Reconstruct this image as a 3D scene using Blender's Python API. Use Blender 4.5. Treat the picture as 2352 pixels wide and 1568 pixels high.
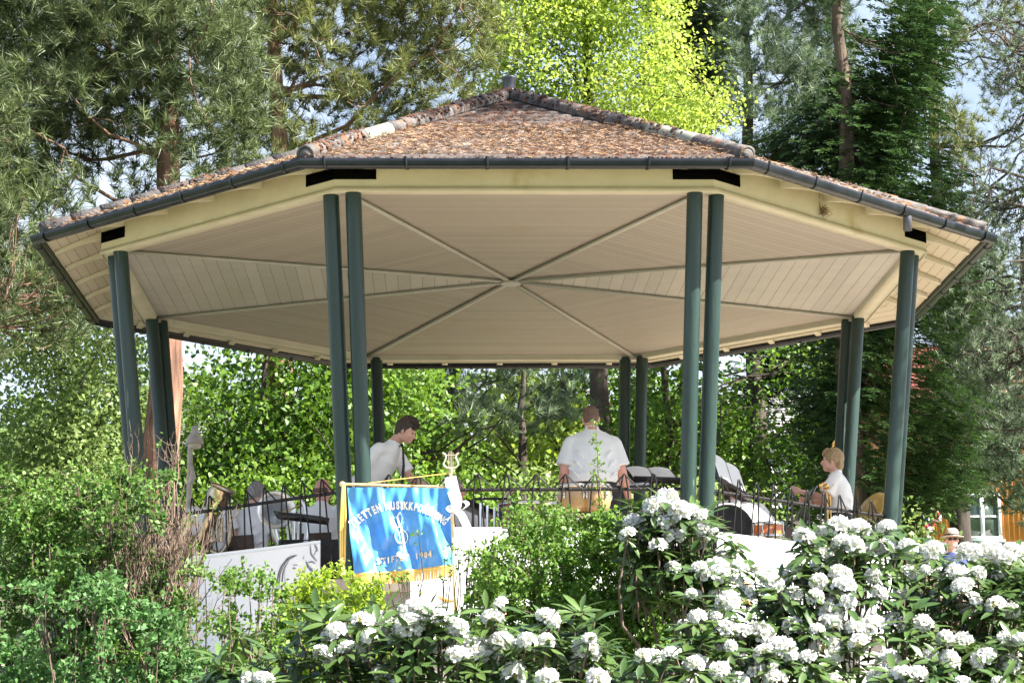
import bpy, bmesh, math, random
import numpy as np
from mathutils import Vector, Matrix

for _o in list(bpy.data.objects):
    bpy.data.objects.remove(_o)
scene = bpy.context.scene
COL = scene.collection
PI = math.pi
R_ = math.radians

# ------------------------------------------------------------------ camera
CAM = np.array([-0.7501, -23.2076, -0.0354])
YAW, PITCH, ROLL, FPX = -0.03262, 0.19644, -0.00820, 5354.68      # FPX in units of a 2351 px wide picture
cy_, sy_, cp_, sp_ = math.cos(YAW), math.sin(YAW), math.cos(PITCH), math.sin(PITCH)
r0 = np.array([cy_, sy_, 0.0]); u0 = np.array([sy_*sp_, -cy_*sp_, cp_]); FW = np.array([-sy_*cp_, cy_*cp_, sp_])
RT = math.cos(ROLL)*r0 + math.sin(ROLL)*u0
UP = math.cos(ROLL)*u0 - math.sin(ROLL)*r0
cd = bpy.data.cameras.new('camera'); cam = bpy.data.objects.new('camera', cd); COL.objects.link(cam)
cam.matrix_world = Matrix(((RT[0], UP[0], -FW[0], CAM[0]), (RT[1], UP[1], -FW[1], CAM[1]), (RT[2], UP[2], -FW[2], CAM[2]), (0, 0, 0, 1)))
cd.sensor_width = 36.0; cd.lens = 36.0*FPX/2351.0
cd.clip_start = 0.1; cd.clip_end = 2000
cd.dof.use_dof = True; cd.dof.focus_distance = 18.5; cd.dof.aperture_fstop = 18.0
scene.camera = cam

# ------------------------------------------------------------------ light
SUN_AZ, SUN_EL = R_(-24), R_(45)          # azimuth measured from +x; the camera looks along +y
w = bpy.data.worlds.new('World'); scene.world = w; w.use_nodes = True
nt = w.node_tree; nt.nodes.clear()
sk = nt.nodes.new('ShaderNodeTexSky'); sk.sky_type = 'NISHITA'; sk.sun_disc = False
sk.sun_elevation = SUN_EL; sk.sun_rotation = PI/2 - SUN_AZ; sk.air_density = 1.0; sk.dust_density = 1.5; sk.ozone_density = 1.0
bg = nt.nodes.new('ShaderNodeBackground'); bg.inputs['Strength'].default_value = 0.055
wo = nt.nodes.new('ShaderNodeOutputWorld')
# thin bright cloud low in the sky, mixed over the clear sky by noise and elevation
tcw = nt.nodes.new('ShaderNodeTexCoord'); sx_ = nt.nodes.new('ShaderNodeSeparateXYZ'); nt.links.new(tcw.outputs['Generated'], sx_.inputs[0])
mrw = nt.nodes.new('ShaderNodeMapRange'); mrw.inputs['From Min'].default_value = .62; mrw.inputs['From Max'].default_value = .12; nt.links.new(sx_.outputs[2], mrw.inputs[0])
nzw = nt.nodes.new('ShaderNodeTexNoise'); nzw.inputs['Scale'].default_value = 5.0; nzw.inputs['Detail'].default_value = 7; nt.links.new(tcw.outputs['Generated'], nzw.inputs[0])
mrn = nt.nodes.new('ShaderNodeMapRange'); mrn.inputs['From Min'].default_value = .28; mrn.inputs['From Max'].default_value = .56; nt.links.new(nzw.outputs[0], mrn.inputs[0])
mul = nt.nodes.new('ShaderNodeMath'); mul.operation = 'MULTIPLY'; nt.links.new(mrw.outputs[0], mul.inputs[0]); nt.links.new(mrn.outputs[0], mul.inputs[1])
mxw = nt.nodes.new('ShaderNodeMix'); mxw.data_type = 'RGBA'; nt.links.new(mul.outputs[0], mxw.inputs[0]); nt.links.new(sk.outputs[0], mxw.inputs[6]); mxw.inputs[7].default_value = (5.2, 5.8, 6.8, 1)
nt.links.new(mxw.outputs[2], bg.inputs[0]); nt.links.new(bg.outputs[0], wo.inputs[0])
sd = bpy.data.lights.new('sun', 'SUN'); sd.energy = 5.0; sd.angle = R_(0.5); sd.color = (1.0, 0.95, 0.86)
sun = bpy.data.objects.new('sun', sd); COL.objects.link(sun)
sdir = Vector((math.cos(SUN_AZ)*math.cos(SUN_EL), math.sin(SUN_AZ)*math.cos(SUN_EL), math.sin(SUN_EL)))
sun.rotation_euler = sdir.to_track_quat('Z', 'Y').to_euler(); sun.location = (30, -10, 30)
vs = scene.view_settings; vs.view_transform = 'Standard'; vs.look = 'None'; vs.exposure = 2.15; vs.gamma = 1.0; vs.use_curve_mapping = False

# ------------------------------------------------------------------ helpers
def P(px, py, y):
    """world point seen at (px,py) of the 2351x1568 photograph on the plane at depth y"""
    d = RT*(px-1175.5) + UP*(784-py) + FW*FPX
    t = (y-CAM[1])/d[1]
    return CAM + t*d
def V(*a): return np.array(a, float)
def unit(v):
    v = np.asarray(v, float); n = np.linalg.norm(v, axis=-1, keepdims=True); return v/np.maximum(n, 1e-9)

def tag(o, label=None, cat=None, group=None, kind=None):
    if label: o['label'] = label
    if cat: o['category'] = cat
    if group: o['group'] = group
    if kind: o['kind'] = kind
    return o
def empty(name, loc=(0, 0, 0), label=None, cat=None, group=None, rz=0.0):
    o = bpy.data.objects.new(name, None); COL.objects.link(o); o.location = [float(a) for a in loc]; o.rotation_euler = (0, 0, rz)
    o.empty_display_size = 0.2
    return tag(o, label, cat, group)
def copy_tree(o, parent=None):
    c = o.copy(); COL.objects.link(c)
    if parent: c.parent = parent
    for ch in list(o.children): copy_tree(ch, c)
    return c

class MB:
    """collects shapes, then builds ONE mesh object"""
    def __init__(s): s.v = []; s.f = []; s.n = 0; s.var = []; s.mi = []
    def add(s, v, f, var=0.5, mi=0):
        v = np.asarray(v, float).reshape(-1, 3); f = np.asarray(f, np.int64)
        s.v.append(v); s.f.append(f + s.n); s.n += len(v)
        s.var.append(np.broadcast_to(np.asarray(var, float), (len(f),)).copy()); s.mi.append(np.full(len(f), mi, np.int32)); return s
    def box(s, c, size, rz=0.0, var=0.5, mi=0, M=None):
        x, y, z = [a/2 for a in size]
        v = np.array([(i*x, j*y, k*z) for k in (-1, 1) for j in (-1, 1) for i in (-1, 1)])
        if M is not None: v = v @ np.asarray(M).T
        elif rz: v = v @ rotz(rz).T
        return s.add(v + np.asarray(c, float), [(0, 2, 3, 1), (4, 5, 7, 6), (0, 1, 5, 4), (2, 6, 7, 3), (0, 4, 6, 2), (1, 3, 7, 5)], var, mi)
    def tube(s, pts, rad, n=8, cap=True, var=0.5, mi=0, x0=None):
        pts = np.asarray(pts, float); m = len(pts)
        if np.isscalar(rad): rad = [rad]*m
        rad = np.asarray([(r, r) if np.isscalar(r) else r for r in rad], float)
        t = np.gradient(pts, axis=0); t = unit(t)
        if x0 is None:
            x0 = np.array([1., 0, 0]) if abs(t[0][0]) < 0.8 else np.array([0, 1., 0])
        vs_ = []; a = np.linspace(0, 2*PI, n, endpoint=False)
        x = np.asarray(x0, float)
        for i in range(m):
            x = x - t[i]*np.dot(x, t[i]); x = unit(x); yv = np.cross(t[i], x)
            vs_.append(pts[i] + np.outer(np.cos(a)*rad[i][0], x) + np.outer(np.sin(a)*rad[i][1], yv))
        vv = np.concatenate(vs_); k = np.arange(n); k2 = (k+1) % n; fs = []
        for i in range(m-1):
            fs.append(np.stack([i*n+k, i*n+k2, (i+1)*n+k2, (i+1)*n+k], 1))
        s.add(vv, np.concatenate(fs), var, mi)
        if cap:
            for i, rev in ((0, True), (m-1, False)):
                c0 = pts[i]; vv2 = np.vstack([vs_[i], c0[None]])
                f = np.stack([k, k2, np.full(n, n)], 1)
                if rev: f = f[:, ::-1]
                s.add(vv2, f, var, mi)
        return s
    def lathe(s, prof, n=24, M=None, loc=(0, 0, 0), var=0.5, mi=0, a0=0.0):
        prof = np.asarray(prof, float); a = np.linspace(0, 2*PI, n, endpoint=False)+a0
        v = np.concatenate([np.stack([r*np.cos(a), r*np.sin(a), np.full(n, z)], 1) for r, z in prof])
        if M is not None: v = v @ np.asarray(M).T
        k = np.arange(n); k2 = (k+1) % n
        f = np.concatenate([np.stack([i*n+k, i*n+k2, (i+1)*n+k2, (i+1)*n+k], 1) for i in range(len(prof)-1)])
        return s.add(v + np.asarray(loc, float), f, var, mi)
    def ell(s, c, r, M=None, nu=14, nv=9, var=0.5, mi=0):
        pr = []
        for j in range(nv+1):
            b = -PI/2 + PI*j/nv; pr.append((max(math.cos(b), 1e-3), math.sin(b)))
        a = np.linspace(0, 2*PI, nu, endpoint=False)
        v = np.concatenate([np.stack([q*np.cos(a), q*np.sin(a), np.full(nu, z)], 1) for q, z in pr])*np.asarray(r, float)
        if M is not None: v = v @ np.asarray(M).T
        k = np.arange(nu); k2 = (k+1) % nu
        f = np.concatenate([np.stack([i*nu+k, i*nu+k2, (i+1)*nu+k2, (i+1)*nu+k], 1) for i in range(nv)])
        return s.add(v + np.asarray(c, float), f, var, mi)
    def prism(s, poly, z0, z1, var=0.5, mi=0):
        n = len(poly); v = [(x, y, z0) for x, y in poly]+[(x, y, z1) for x, y in poly]
        c = len(v); cx = sum(p[0] for p in poly)/n; cyy = sum(p[1] for p in poly)/n
        v += [(cx, cyy, z0), (cx, cyy, z1)]
        k = np.arange(n); k2 = (k+1) % n
        s.add(v, np.stack([k, k2, k2+n, k+n], 1), var, mi)
        base = s.n-len(v)
        s.add(np.array(v), np.concatenate([np.stack([k2, k, np.full(n, c)], 1), np.stack([k+n, k2+n, np.full(n, c+1)], 1)]), var, mi)
        return s
    def build(s, name, mat, parent=None, smooth=False, mods=None):
        me = bpy.data.meshes.new(name)
        v = np.concatenate(s.v) if s.v else np.zeros((0, 3))
        lt = np.concatenate([np.full(len(f), f.shape[1], np.int32) for f in s.f]); lv = np.concatenate([f.ravel() for f in s.f]).astype(np.int32)
        me.vertices.add(len(v)); me.vertices.foreach_set('co', v.astype(np.float32).ravel())
        me.loops.add(len(lv)); me.loops.foreach_set('vertex_index', lv)
        me.polygons.add(len(lt)); ls = np.concatenate([[0], np.cumsum(lt)[:-1]]).astype(np.int32)
        me.polygons.foreach_set('loop_start', ls)
        mats = mat if isinstance(mat, (list, tuple)) else [mat]
        for m in mats: me.materials.append(m)
        me.polygons.foreach_set('material_index', np.concatenate(s.mi))
        if smooth: me.polygons.foreach_set('use_smooth', np.ones(len(lt), bool))
        at_ = me.attributes.new('var', 'FLOAT', 'FACE'); at_.data.foreach_set('value', np.concatenate(s.var).astype(np.float32))
        me.update(calc_edges=True)
        o = bpy.data.objects.new(name, me); COL.objects.link(o)
        if parent:
            o.parent = parent
        return o

def rotz(a): c, s = math.cos(a), math.sin(a); return np.array([[c, -s, 0], [s, c, 0], [0, 0, 1.]])
def rotx(a): c, s = math.cos(a), math.sin(a); return np.array([[1., 0, 0], [0, c, -s], [0, s, c]])
def roty(a): c, s = math.cos(a), math.sin(a); return np.array([[c, 0, s], [0, 1., 0], [-s, 0, c]])
def align(z, xh=(1, 0, 0)):
    z = unit(z); x = np.asarray(xh, float); x = x-z*np.dot(x, z)
    if np.linalg.norm(x) < 1e-3: x = np.array([0, 1., 0]) - z*z[1]
    x = unit(x); return np.stack([x, np.cross(z, x), z], 1)

# ------------------------------------------------------------------ materials
MATS = {}
def mat(name, c1, c2=None, rough=0.7, scale=6.0, metal=0.0, bump=0.0, bscale=None, trans=0.0, spec=0.5, stretch=None, var=0.0, c3=None, detail=6, coat=0.0, patch=None):
    """procedural surface: two or three colours mixed by noise (and by the per-face 'var' value), bump, optional leaf translucency"""
    if name in MATS: return MATS[name]
    m = bpy.data.materials.new(name); m.use_nodes = True; N = m.node_tree.nodes; L = m.node_tree.links; N.clear()
    out = N.new('ShaderNodeOutputMaterial'); b = N.new('ShaderNodeBsdfPrincipled')
    tc = N.new('ShaderNodeTexCoord'); mp = N.new('ShaderNodeMapping'); L.new(tc.outputs['Object'], mp.inputs[0])
    if stretch: mp.inputs['Scale'].default_value = stretch
    no = N.new('ShaderNodeTexNoise'); no.inputs['Scale'].default_value = scale; no.inputs['Detail'].default_value = detail; no.inputs['Roughness'].default_value = 0.62
    L.new(mp.outputs[0], no.inputs[0])
    fac = no.outputs[0]
    ra = N.new('ShaderNodeValToRGB'); e = ra.color_ramp.elements
    c2 = c2 or c1
    e[0].position = 0.33; e[0].color = (*c1, 1); e[1].position = 0.67; e[1].color = (*c2, 1)
    if c3: k = ra.color_ramp.elements.new(0.5); k.color = (*c3, 1)
    if var > 0:
        at_ = N.new('ShaderNodeAttribute'); at_.attribute_name = 'var'
        mx = N.new('ShaderNodeMix'); mx.data_type = 'FLOAT'; mx.inputs[0].default_value = var
        L.new(no.outputs[0], mx.inputs[2]); L.new(at_.outputs['Fac'], mx.inputs[3]); fac = mx.outputs[0]
        if var >= 0.5: e[0].position = 0.12; e[1].position = 0.88
    L.new(fac, ra.inputs[0]); colo = ra.outputs[0]
    if patch:                       # (colour, scale, threshold, width) : patches of wear or dirt with their own shape
        n2 = N.new('ShaderNodeTexNoise'); n2.inputs['Scale'].default_value = patch[1]; n2.inputs['Detail'].default_value = 8; L.new(mp.outputs[0], n2.inputs[0])
        mr = N.new('ShaderNodeMapRange'); mr.inputs['From Min'].default_value = patch[2]; mr.inputs['From Max'].default_value = patch[2]+patch[3]; L.new(n2.outputs[0], mr.inputs[0])
        m2 = N.new('ShaderNodeMix'); m2.data_type = 'RGBA'; L.new(mr.outputs[0], m2.inputs[0]); L.new(colo, m2.inputs[6]); m2.inputs[7].default_value = (*patch[0], 1); colo = m2.outputs[2]
    L.new(colo, b.inputs['Base Color'])
    b.inputs['Roughness'].default_value = rough; b.inputs['Metallic'].default_value = metal; b.inputs['Specular IOR Level'].default_value = spec
    b.inputs['Coat Weight'].default_value = coat
    if bump > 0:
        bn = N.new('ShaderNodeTexNoise'); bn.inputs['Scale'].default_value = bscale or scale*4; bn.inputs['Detail'].default_value = 8; L.new(mp.outputs[0], bn.inputs[0])
        bu = N.new('ShaderNodeBump'); bu.inputs['Strength'].default_value = bump; bu.inputs['Distance'].default_value = 0.02; L.new(bn.outputs[0], bu.inputs['Height']); L.new(bu.outputs[0], b.inputs['Normal'])
    if trans > 0:
        tr = N.new('ShaderNodeBsdfTranslucent'); ms = N.new('ShaderNodeMixShader'); ms.inputs[0].default_value = trans
        hs = N.new('ShaderNodeHueSaturation'); hs.inputs['Value'].default_value = 1.35; hs.inputs['Saturation'].default_value = 1.1; hs.inputs['Hue'].default_value = 0.49
        b.inputs['Specular IOR Level'].default_value = min(spec, .3) if spec == .5 else spec
        L.new(colo, hs.inputs['Color']); L.new(hs.outputs[0], tr.inputs[0])
        L.new(b.outputs[0], ms.inputs[1]); L.new(tr.outputs[0], ms.inputs[2]); L.new(ms.outputs[0], out.inputs[0])
    else: L.new(b.outputs[0], out.inputs[0])
    MATS[name] = m; return m

CREAM = mat('cream_paint', (.54, .485, .36), (.62, .565, .43), 0.6, 3.0, bump=.15, patch=((.42, .33, .16), 2.2, .66, .12))
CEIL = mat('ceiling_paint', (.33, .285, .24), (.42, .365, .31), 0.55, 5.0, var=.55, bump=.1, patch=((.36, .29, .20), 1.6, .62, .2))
CEILL = mat('lit_panel_rib_paint', (.44, .41, .37), (.52, .48, .43), 0.5, 4.0, var=.4, patch=((.5, .45, .34), 1.3, .62, .2))  # lighter shading of the side panels put into the paint; also ribs and hub
GREEN = mat('green_column_paint', (.012, .029, .025), (.023, .048, .042), 0.36, 5.0, bump=.25, bscale=30, stretch=(1, 1, .12), patch=((.16, .22, .21), 7.0, .66, .04))
BLACKP = mat('black_metal', (.012, .012, .015), (.03, .03, .035), 0.35, 9.0, metal=.3)
GAPSHADE = mat('slot_shade', (.002, .002, .002), (.004, .004, .004), 0.9, 4.0, spec=0)
GUT = mat('gutter_metal', (.008, .009, .013), (.022, .025, .032), 0.3, 4.0, coat=.15, metal=.1, spec=.35, bump=.1)
IRON = mat('railing_iron', (.004, .004, .005), (.012, .010, .010), 0.45, 20.0, bump=.3, spec=.35)
TILE = mat('roof_tile', (.045, .034, .03), (.13, .10, .09), 0.85, 4.0, bump=.8, bscale=30, patch=((.22, .20, .19), 5.0, .60, .05))
MOSS = mat('roof_moss', (.026, .013, .008), (.145, .066, .034), 0.95, 5.0, var=.6, c3=(.11, .045, .024), patch=((.20, .14, .03), 3.0, .66, .08))
RIDGE = mat('ridge_tile', (.05, .045, .045), (.16, .14, .13), 0.8, 7.0, bump=.5, patch=((.17, .08, .04), 6.0, .56, .05))
RIDGEN = mat('clean_ridge_tile', (.24, .25, .21), (.30, .31, .26), 0.5, 5.0)
COPPER = mat('copper_flashing', (.20, .33, .27), (.30, .42, .36), 0.55, 8.0, metal=.2, patch=((.12, .1, .08), 9.0, .6, .05))
LEAD = mat('lead_pipe', (.07, .075, .10), (.15, .15, .18), 0.45, 10.0, metal=.5, stretch=(1, 1, .2))
FABW = mat('white_sheet', (.78, .80, .84), (.84, .85, .87), 0.75, 2.0)
INK = mat('sketch_ink', (.05, .05, .07), (.3, .3, .33), 0.8, 14.0)
INKG = mat('grey_print', (.25, .25, .27), None, 0.8)
ORNG = mat('orange_print', (.85, .32, .08), None, 0.7)
SHIRT = mat('white_shirt', (.84, .84, .87), (.88, .88, .90), 0.8, 8.0, bump=.5, bscale=9)
BLK = mat('black_cloth', (.012, .012, .015), (.03, .03, .035), 0.85, 12.0)
SKIN = mat('skin', (.60, .31, .24), (.70, .42, .33), 0.5, 12.0)
SKINP = mat('flushed_skin', (.64, .29, .22), (.72, .38, .30), 0.42, 9.0)
HAIRD = mat('dark_brown_hair', (.035, .02, .015), (.08, .05, .035), 0.6, 40.0, bump=1.0, bscale=60, stretch=(1, 1, .3))
HAIRG = mat('grey_hair', (.16, .15, .15), (.40, .38, .37), 0.6, 40.0, bump=1.0, bscale=60)
HAIRB = mat('blond_hair', (.28, .19, .10), (.42, .30, .17), 0.55, 40.0, bump=1.0, bscale=60, stretch=(1, 1, .3))
HAIRS = mat('short_brown_hair', (.13, .075, .055), (.22, .13, .10), 0.7, 50.0, bump=.6, bscale=80)
BRASS = mat('brass', (.80, .50, .16), (.88, .60, .24), 0.22, 6.0, metal=1.0)
GOLDP = mat('gilded_wood', (.72, .50, .22), (.85, .66, .38), 0.35, 9.0, metal=.4, patch=((.45, .22, .10), 8.0, .60, .05))
GOLDC = mat('gold_cord', (.78, .48, .08), (.90, .66, .22), 0.5, 40.0, stretch=(1, 1, .1))
SILV = mat('silver_brass', (.80, .80, .80), (.9, .89, .87), 0.34, 4.0, metal=.85)
CHROME = mat('chrome', (.7, .7, .7), (.8, .8, .8), 0.12, 3.0, metal=1.0)
BLUEC = mat('blue_silk', (.045, .23, .60), (.08, .33, .72), 0.33, 5.0, spec=.6, coat=.2)
WHTXT = mat('pale_gold_lettering', (.84, .78, .66), (.9, .86, .78), 0.4, 30.0)
WRIB = mat('white_ribbon', (.84, .83, .80), (.9, .89, .86), 0.4, 5.0)
WOODO = mat('orange_drum_wood', (.58, .14, .02), (.75, .22, .04), 0.2, 4.0, coat=.8, stretch=(1, 1, 6))
WOODR = mat('red_drum_shell', (.16, .03, .02), (.26, .05, .035), 0.3, 3.0, coat=.5)
WOODL = mat('pale_drum_wood', (.50, .30, .12), (.62, .40, .18), 0.25, 5.0, coat=.6, stretch=(4, 4, .5))
BROWN = mat('brown_board', (.06, .035, .025), (.11, .07, .05), 0.6, 6.0)
PAPER = mat('sheet_paper', (.80, .81, .84), (.85, .86, .88), 0.8, 5.0)
STONE = mat('stone_base', (.22, .21, .19), (.38, .36, .33), 0.85, 5.0, bump=.6)
BARKR = mat('pine_bark', (.06, .028, .018), (.36, .20, .13), 0.9, 9.0, bump=1.0, bscale=14, stretch=(1, 1, .13), c3=(.19, .10, .065))
LIMBR = mat('pine_limb_bark', (.08, .045, .03), (.24, .14, .09), 0.9, 5.0, bump=.8)
BARKD = mat('dark_bark', (.025, .02, .016), (.085, .065, .05), 0.9, 5.0, bump=.8, stretch=(1, 1, .2))
TWIG = mat('bare_twig', (.08, .052, .038), (.20, .14, .105), 0.85, 14.0)
LAMPM = mat('weathered_lamp', (.42, .36, .32), (.62, .56, .54), 0.7, 9.0, bump=.4)
ORHOUSE = mat('orange_boards', (.62, .24, .045), (.72, .30, .07), 0.75, 3.0)
REDROOF = mat('red_roof_tiles', (.42, .12, .09), (.58, .20, .16), 0.8, 5.0, bump=.5)
WHPAINT = mat('white_paint', (.78, .78, .78), (.84, .84, .84), 0.6, 5.0)
GLASS = mat('window_glass', (.03, .05, .04), (.08, .11, .08), 0.06, 2.0, spec=.8)
STRAW = mat('straw_hat_weave', (.50, .40, .28), (.66, .55, .42), 0.8, 60.0, bump=.6)
NAVY = mat('navy_cotton', (.03, .045, .16), (.05, .07, .22), 0.85, 9.0)
GRASS = mat('grass_ground', (.03, .045, .014), (.08, .10, .03), 0.95, 1.2, c3=(.05, .085, .02), bump=.8, bscale=14)
# foliage
BARKS = mat('spruce_bark', (.035, .026, .02), (.17, .12, .08), 0.9, 8.0, bump=1.0, stretch=(1, 1, .2), c3=(.09, .065, .042))
F_PINE1 = mat('bluish_pine_needles', (.025, .045, .018), (.58, .62, .32), 0.5, 2.2, var=.55, trans=.20, c3=(.20, .25, .10), spec=.4)
F_PINE2 = mat('yellowish_pine_needles', (.035, .05, .015), (.66, .68, .32), 0.5, 1.8, var=.55, trans=.22, c3=(.27, .30, .10), spec=.4)
F_PINEB = mat('blue_green_needles', (.014, .030, .022), (.25, .33, .19), 0.5, 1.8, var=.55, trans=.15)
F_SPRU = mat('spruce_needles', (.014, .038, .012), (.20, .31, .07), 0.5, 1.8, var=.6, trans=.2, c3=(.07, .13, .04))
F_SHADE = mat('shade_dark_leaves', (.015, .045, .010), (.06, .12, .02), 0.5, 1.2, var=.6, trans=.2)  # leaf colour darkened to read as shaded pockets behind the stage
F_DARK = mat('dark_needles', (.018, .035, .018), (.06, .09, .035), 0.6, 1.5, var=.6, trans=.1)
F_MAPLE = mat('lime_green_leaves', (.20, .31, .05), (.46, .55, .14), 0.45, 1.0, var=.6, trans=.5)
F_LIND = mat('linden_leaves', (.030, .085, .014), (.17, .29, .045), 0.45, 1.0, var=.7, trans=.34)
F_LEFT = mat('pale_leaves', (.08, .15, .035), (.28, .37, .13), 0.45, 1.2, var=.6, trans=.38)
F_SPIR = mat('spirea_leaves', (.055, .13, .025), (.20, .34, .07), 0.55, 2.5, var=.6, trans=.38)
F_SPIRD = mat('dark_spirea_leaves', (.035, .095, .020), (.16, .28, .06), 0.55, 2.5, var=.6, trans=.3)
F_SPIRB = mat('young_spirea_leaves', (.14, .26, .025), (.42, .52, .09), 0.45, 2.0, var=.6, trans=.42)
F_SPIRM = mat('shaded_grey_green_leaves', (.038, .10, .030), (.13, .26, .08), 0.55, 2.5, var=.6, trans=.3)  # grey green, darkened to carry the shade of the bottom left corner
F_RHO = mat('rhododendron_leaves', (.025, .060, .018), (.10, .16, .04), 0.30, 4.0, var=.6, trans=.12, spec=.6, patch=((.50, .25, .03), 6.0, .765, .03))
F_PETAL = mat('white_petals', (.64, .64, .66), (.74, .74, .71), 0.55, 30.0, trans=.25)
F_THROAT = mat('flower_throat', (.62, .60, .22), (.75, .68, .35), 0.6, 30.0)
# ------------------------------------------------------------------ ground
def gz(x, y):
    """height of the ground: rises from the photographer towards the bandstand and on up the hill behind it"""
    ys = [-60, -18, -13, -8, -4.5, 0, 6, 20, 60, 140, 400]; zs = [-1.7, -1.6, -0.85, 0.2, 0.9, 1.2, 1.75, 3.3, 9.0, 19.0, 30.0]
    return np.interp(y, ys, zs) + 0.05*np.sin(x*0.7+y*0.3)
gx = np.concatenate([np.linspace(-400, -40, 10)[:-1], np.linspace(-40, 40, 81), np.linspace(40, 400, 10)[1:]])
gy = np.concatenate([np.linspace(-60, 40, 101), np.linspace(40, 400, 25)[1:]])
X, Y = np.meshgrid(gx, gy); m = MB(); nx, ny = len(gx), len(gy)
idx = np.arange(nx*ny).reshape(ny, nx)
m.add(np.stack([X.ravel(), Y.ravel(), gz(X, Y).ravel()], 1), np.stack([idx[:-1, :-1].ravel(), idx[:-1, 1:].ravel(), idx[1:, 1:].ravel(), idx[1:, :-1].ravel()], 1))
tag(m.build('ground', GRASS, smooth=True), kind='structure')

# hidden ring of pale gravel, added to bounce warm light onto the ceiling
m = MB(); rr_ = np.linspace(3.5, 9.5, 13); aa_ = np.linspace(0, 2*PI, 49); g = []
for r_ in rr_:
    for a in aa_:
        x, y = r_*math.cos(a), r_*math.sin(a)*(1.0 if math.sin(a) > 0 else .78); g.append((x, y, float(gz(x, y))+.012))
id_ = np.arange(len(g)).reshape(13, 49)
m.add(g, np.stack([id_[:-1, :-1].ravel(), id_[1:, :-1].ravel(), id_[1:, 1:].ravel(), id_[:-1, 1:].ravel()], 1))
tag(m.build('bounce_gravel_ring', mat('bounce_gravel', (.36, .30, .25), (.52, .45, .38), .95, 18, bump=.8, bscale=60), smooth=True), kind='structure')

# ------------------------------------------------------------------ bandstand
FLOOR = 1.86; ZB = 5.12; RB = 4.25; RE = 4.80; ZE = 5.20; APEX = 7.13
def oct_(k, r, z=0.0):
    a = R_(-112.5+45*k); return V(r*math.cos(a), r*math.sin(a), z)
BS = empty('bandstand', (0, 0, 0), 'octagonal bandstand with mossy tiled roof, cream ceiling and paired green columns', 'bandstand')
m = MB(); m.prism([oct_(k, 3.76)[:2] for k in range(8)], 0.3, FLOOR-0.12)
m.build('stone_base', STONE, BS)
m = MB(); m.prism([oct_(k, 3.84)[:2] for k in range(8)], FLOOR-0.118, FLOOR)
m.build('platform_floor', mat('platform_boards', (.36, .30, .24), (.46, .39, .32), .7, 4, stretch=(1, 8, 1)), BS)
LEAN = 0.107
def ring(z): return 4.09 - LEAN*(ZB-z)
for k in range(8):
    a = R_(-112.5+45*k); tang = V(-math.sin(a), math.cos(a), 0)
    for s in (-1, 1):
        m = MB(); pts = []
        for z in np.linspace(FLOOR, ZB+0.02, 7):
            pts.append(oct_(k, ring(z), z) + tang*s*(0.085+0.02*(z-FLOOR)/3.2))
        m.tube(pts, 0.069, 20, cap=True)
        m.build('column', GREEN, BS, smooth=True)
# beams
for k in range(8):
    m = MB(); o0, o1 = oct_(k, RB), oct_(k+1, RB); i0, i1 = oct_(k, RB-.17), oct_(k+1, RB-.17)
    zt = 5.44; n = unit(o0+o1); n[2] = 0
    # lower lip stands 6 mm proud of the upper board
    pr = [(o0, o1, i0, i1, ZB, zt)]
    for A, B, C, D, z0, z1 in pr:
        v = [A+V(0, 0, z0), B+V(0, 0, z0), D+V(0, 0, z0), C+V(0, 0, z0), A+V(0, 0, z1), B+V(0, 0, z1), D+V(0, 0, z1), C+V(0, 0, z1)]
        m.add(v, [(0, 3, 2, 1), (4, 5, 6, 7), (0, 1, 5, 4), (2, 3, 7, 6)])
    # capping board on the lower edge
    A, B, C, D = oct_(k, RB+.008), oct_(k+1, RB+.008), oct_(k, RB-.001), oct_(k+1, RB-.001)
    v = [q+V(0, 0, z) for z in (ZB-.012, ZB+.022) for q in (A, B, D, C)]
    m.add(v, [(0, 3, 2, 1), (4, 5, 6, 7), (0, 1, 5, 4), (2, 3, 7, 6)])
    m.build('beam', CREAM, BS)
# black plates standing in for the shaded openings at the beam ring corners
for k in range(8):
    m = MB(); a = R_(-112.5+45*k)
    c = oct_(k, RB+.006); e0 = unit(oct_(k-1, RB)-oct_(k, RB)); e1 = unit(oct_(k+1, RB)-oct_(k, RB))
    q = [c+e0*.36, c, c+e1*.36]
    for i in range(2):
        A, B = q[i], q[i+1]; nn = unit(V((B-A)[1], -(B-A)[0], 0))
        if np.dot(nn, c) < 0: nn = -nn
        v = [A, B, B-nn*.05, A-nn*.05]; v = [p_+V(0, 0, z) for z in (ZB+.095, ZB+.20) for p_ in v]
        m.add(v, [(0, 1, 2, 3), (4, 7, 6, 5), (0, 4, 5, 1), (1, 5, 6, 2), (3, 2, 6, 7), (0, 3, 7, 4)])
    m.build('slot_shade_plate', GAPSHADE, BS)
# ceiling panels of boards
rng = np.random.default_rng(3)
for k in range(8):
    A, B = oct_(k, RB-.165), oct_(k+1, RB-.165); pass
    h = np.linalg.norm((A+B)/2); m = MB(); wB = 0.088 if k not in (2, 6) else 0.125
    zc = lambda t: 5.175+0.05*t            # rises slightly to the middle
    d0 = 0.0; gap = 0.0035 if k in (2, 6) else 0.003
    while d0 < h-0.02:
        d1 = min(d0+wB, h); t0, t1 = d0/h, (d1-gap)/h
        v = [A*(1-t0)+V(0, 0, zc(t0)), B*(1-t0)+V(0, 0, zc(t0)), B*(1-t1)+V(0, 0, zc(t1)), A*(1-t1)+V(0, 0, zc(t1))]
        m.add(v, [(3, 2, 1, 0)], var=rng.uniform(.1, .9)); d0 = d1
    m.add([A+V(0, 0, 5.187), B+V(0, 0, 5.187), V(0, 0, 5.237)], [(2, 1, 0)], mi=1)
    m.build('ceiling_panel', [CEILL if k in (2, 6) else CEIL, BROWN], BS)
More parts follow.
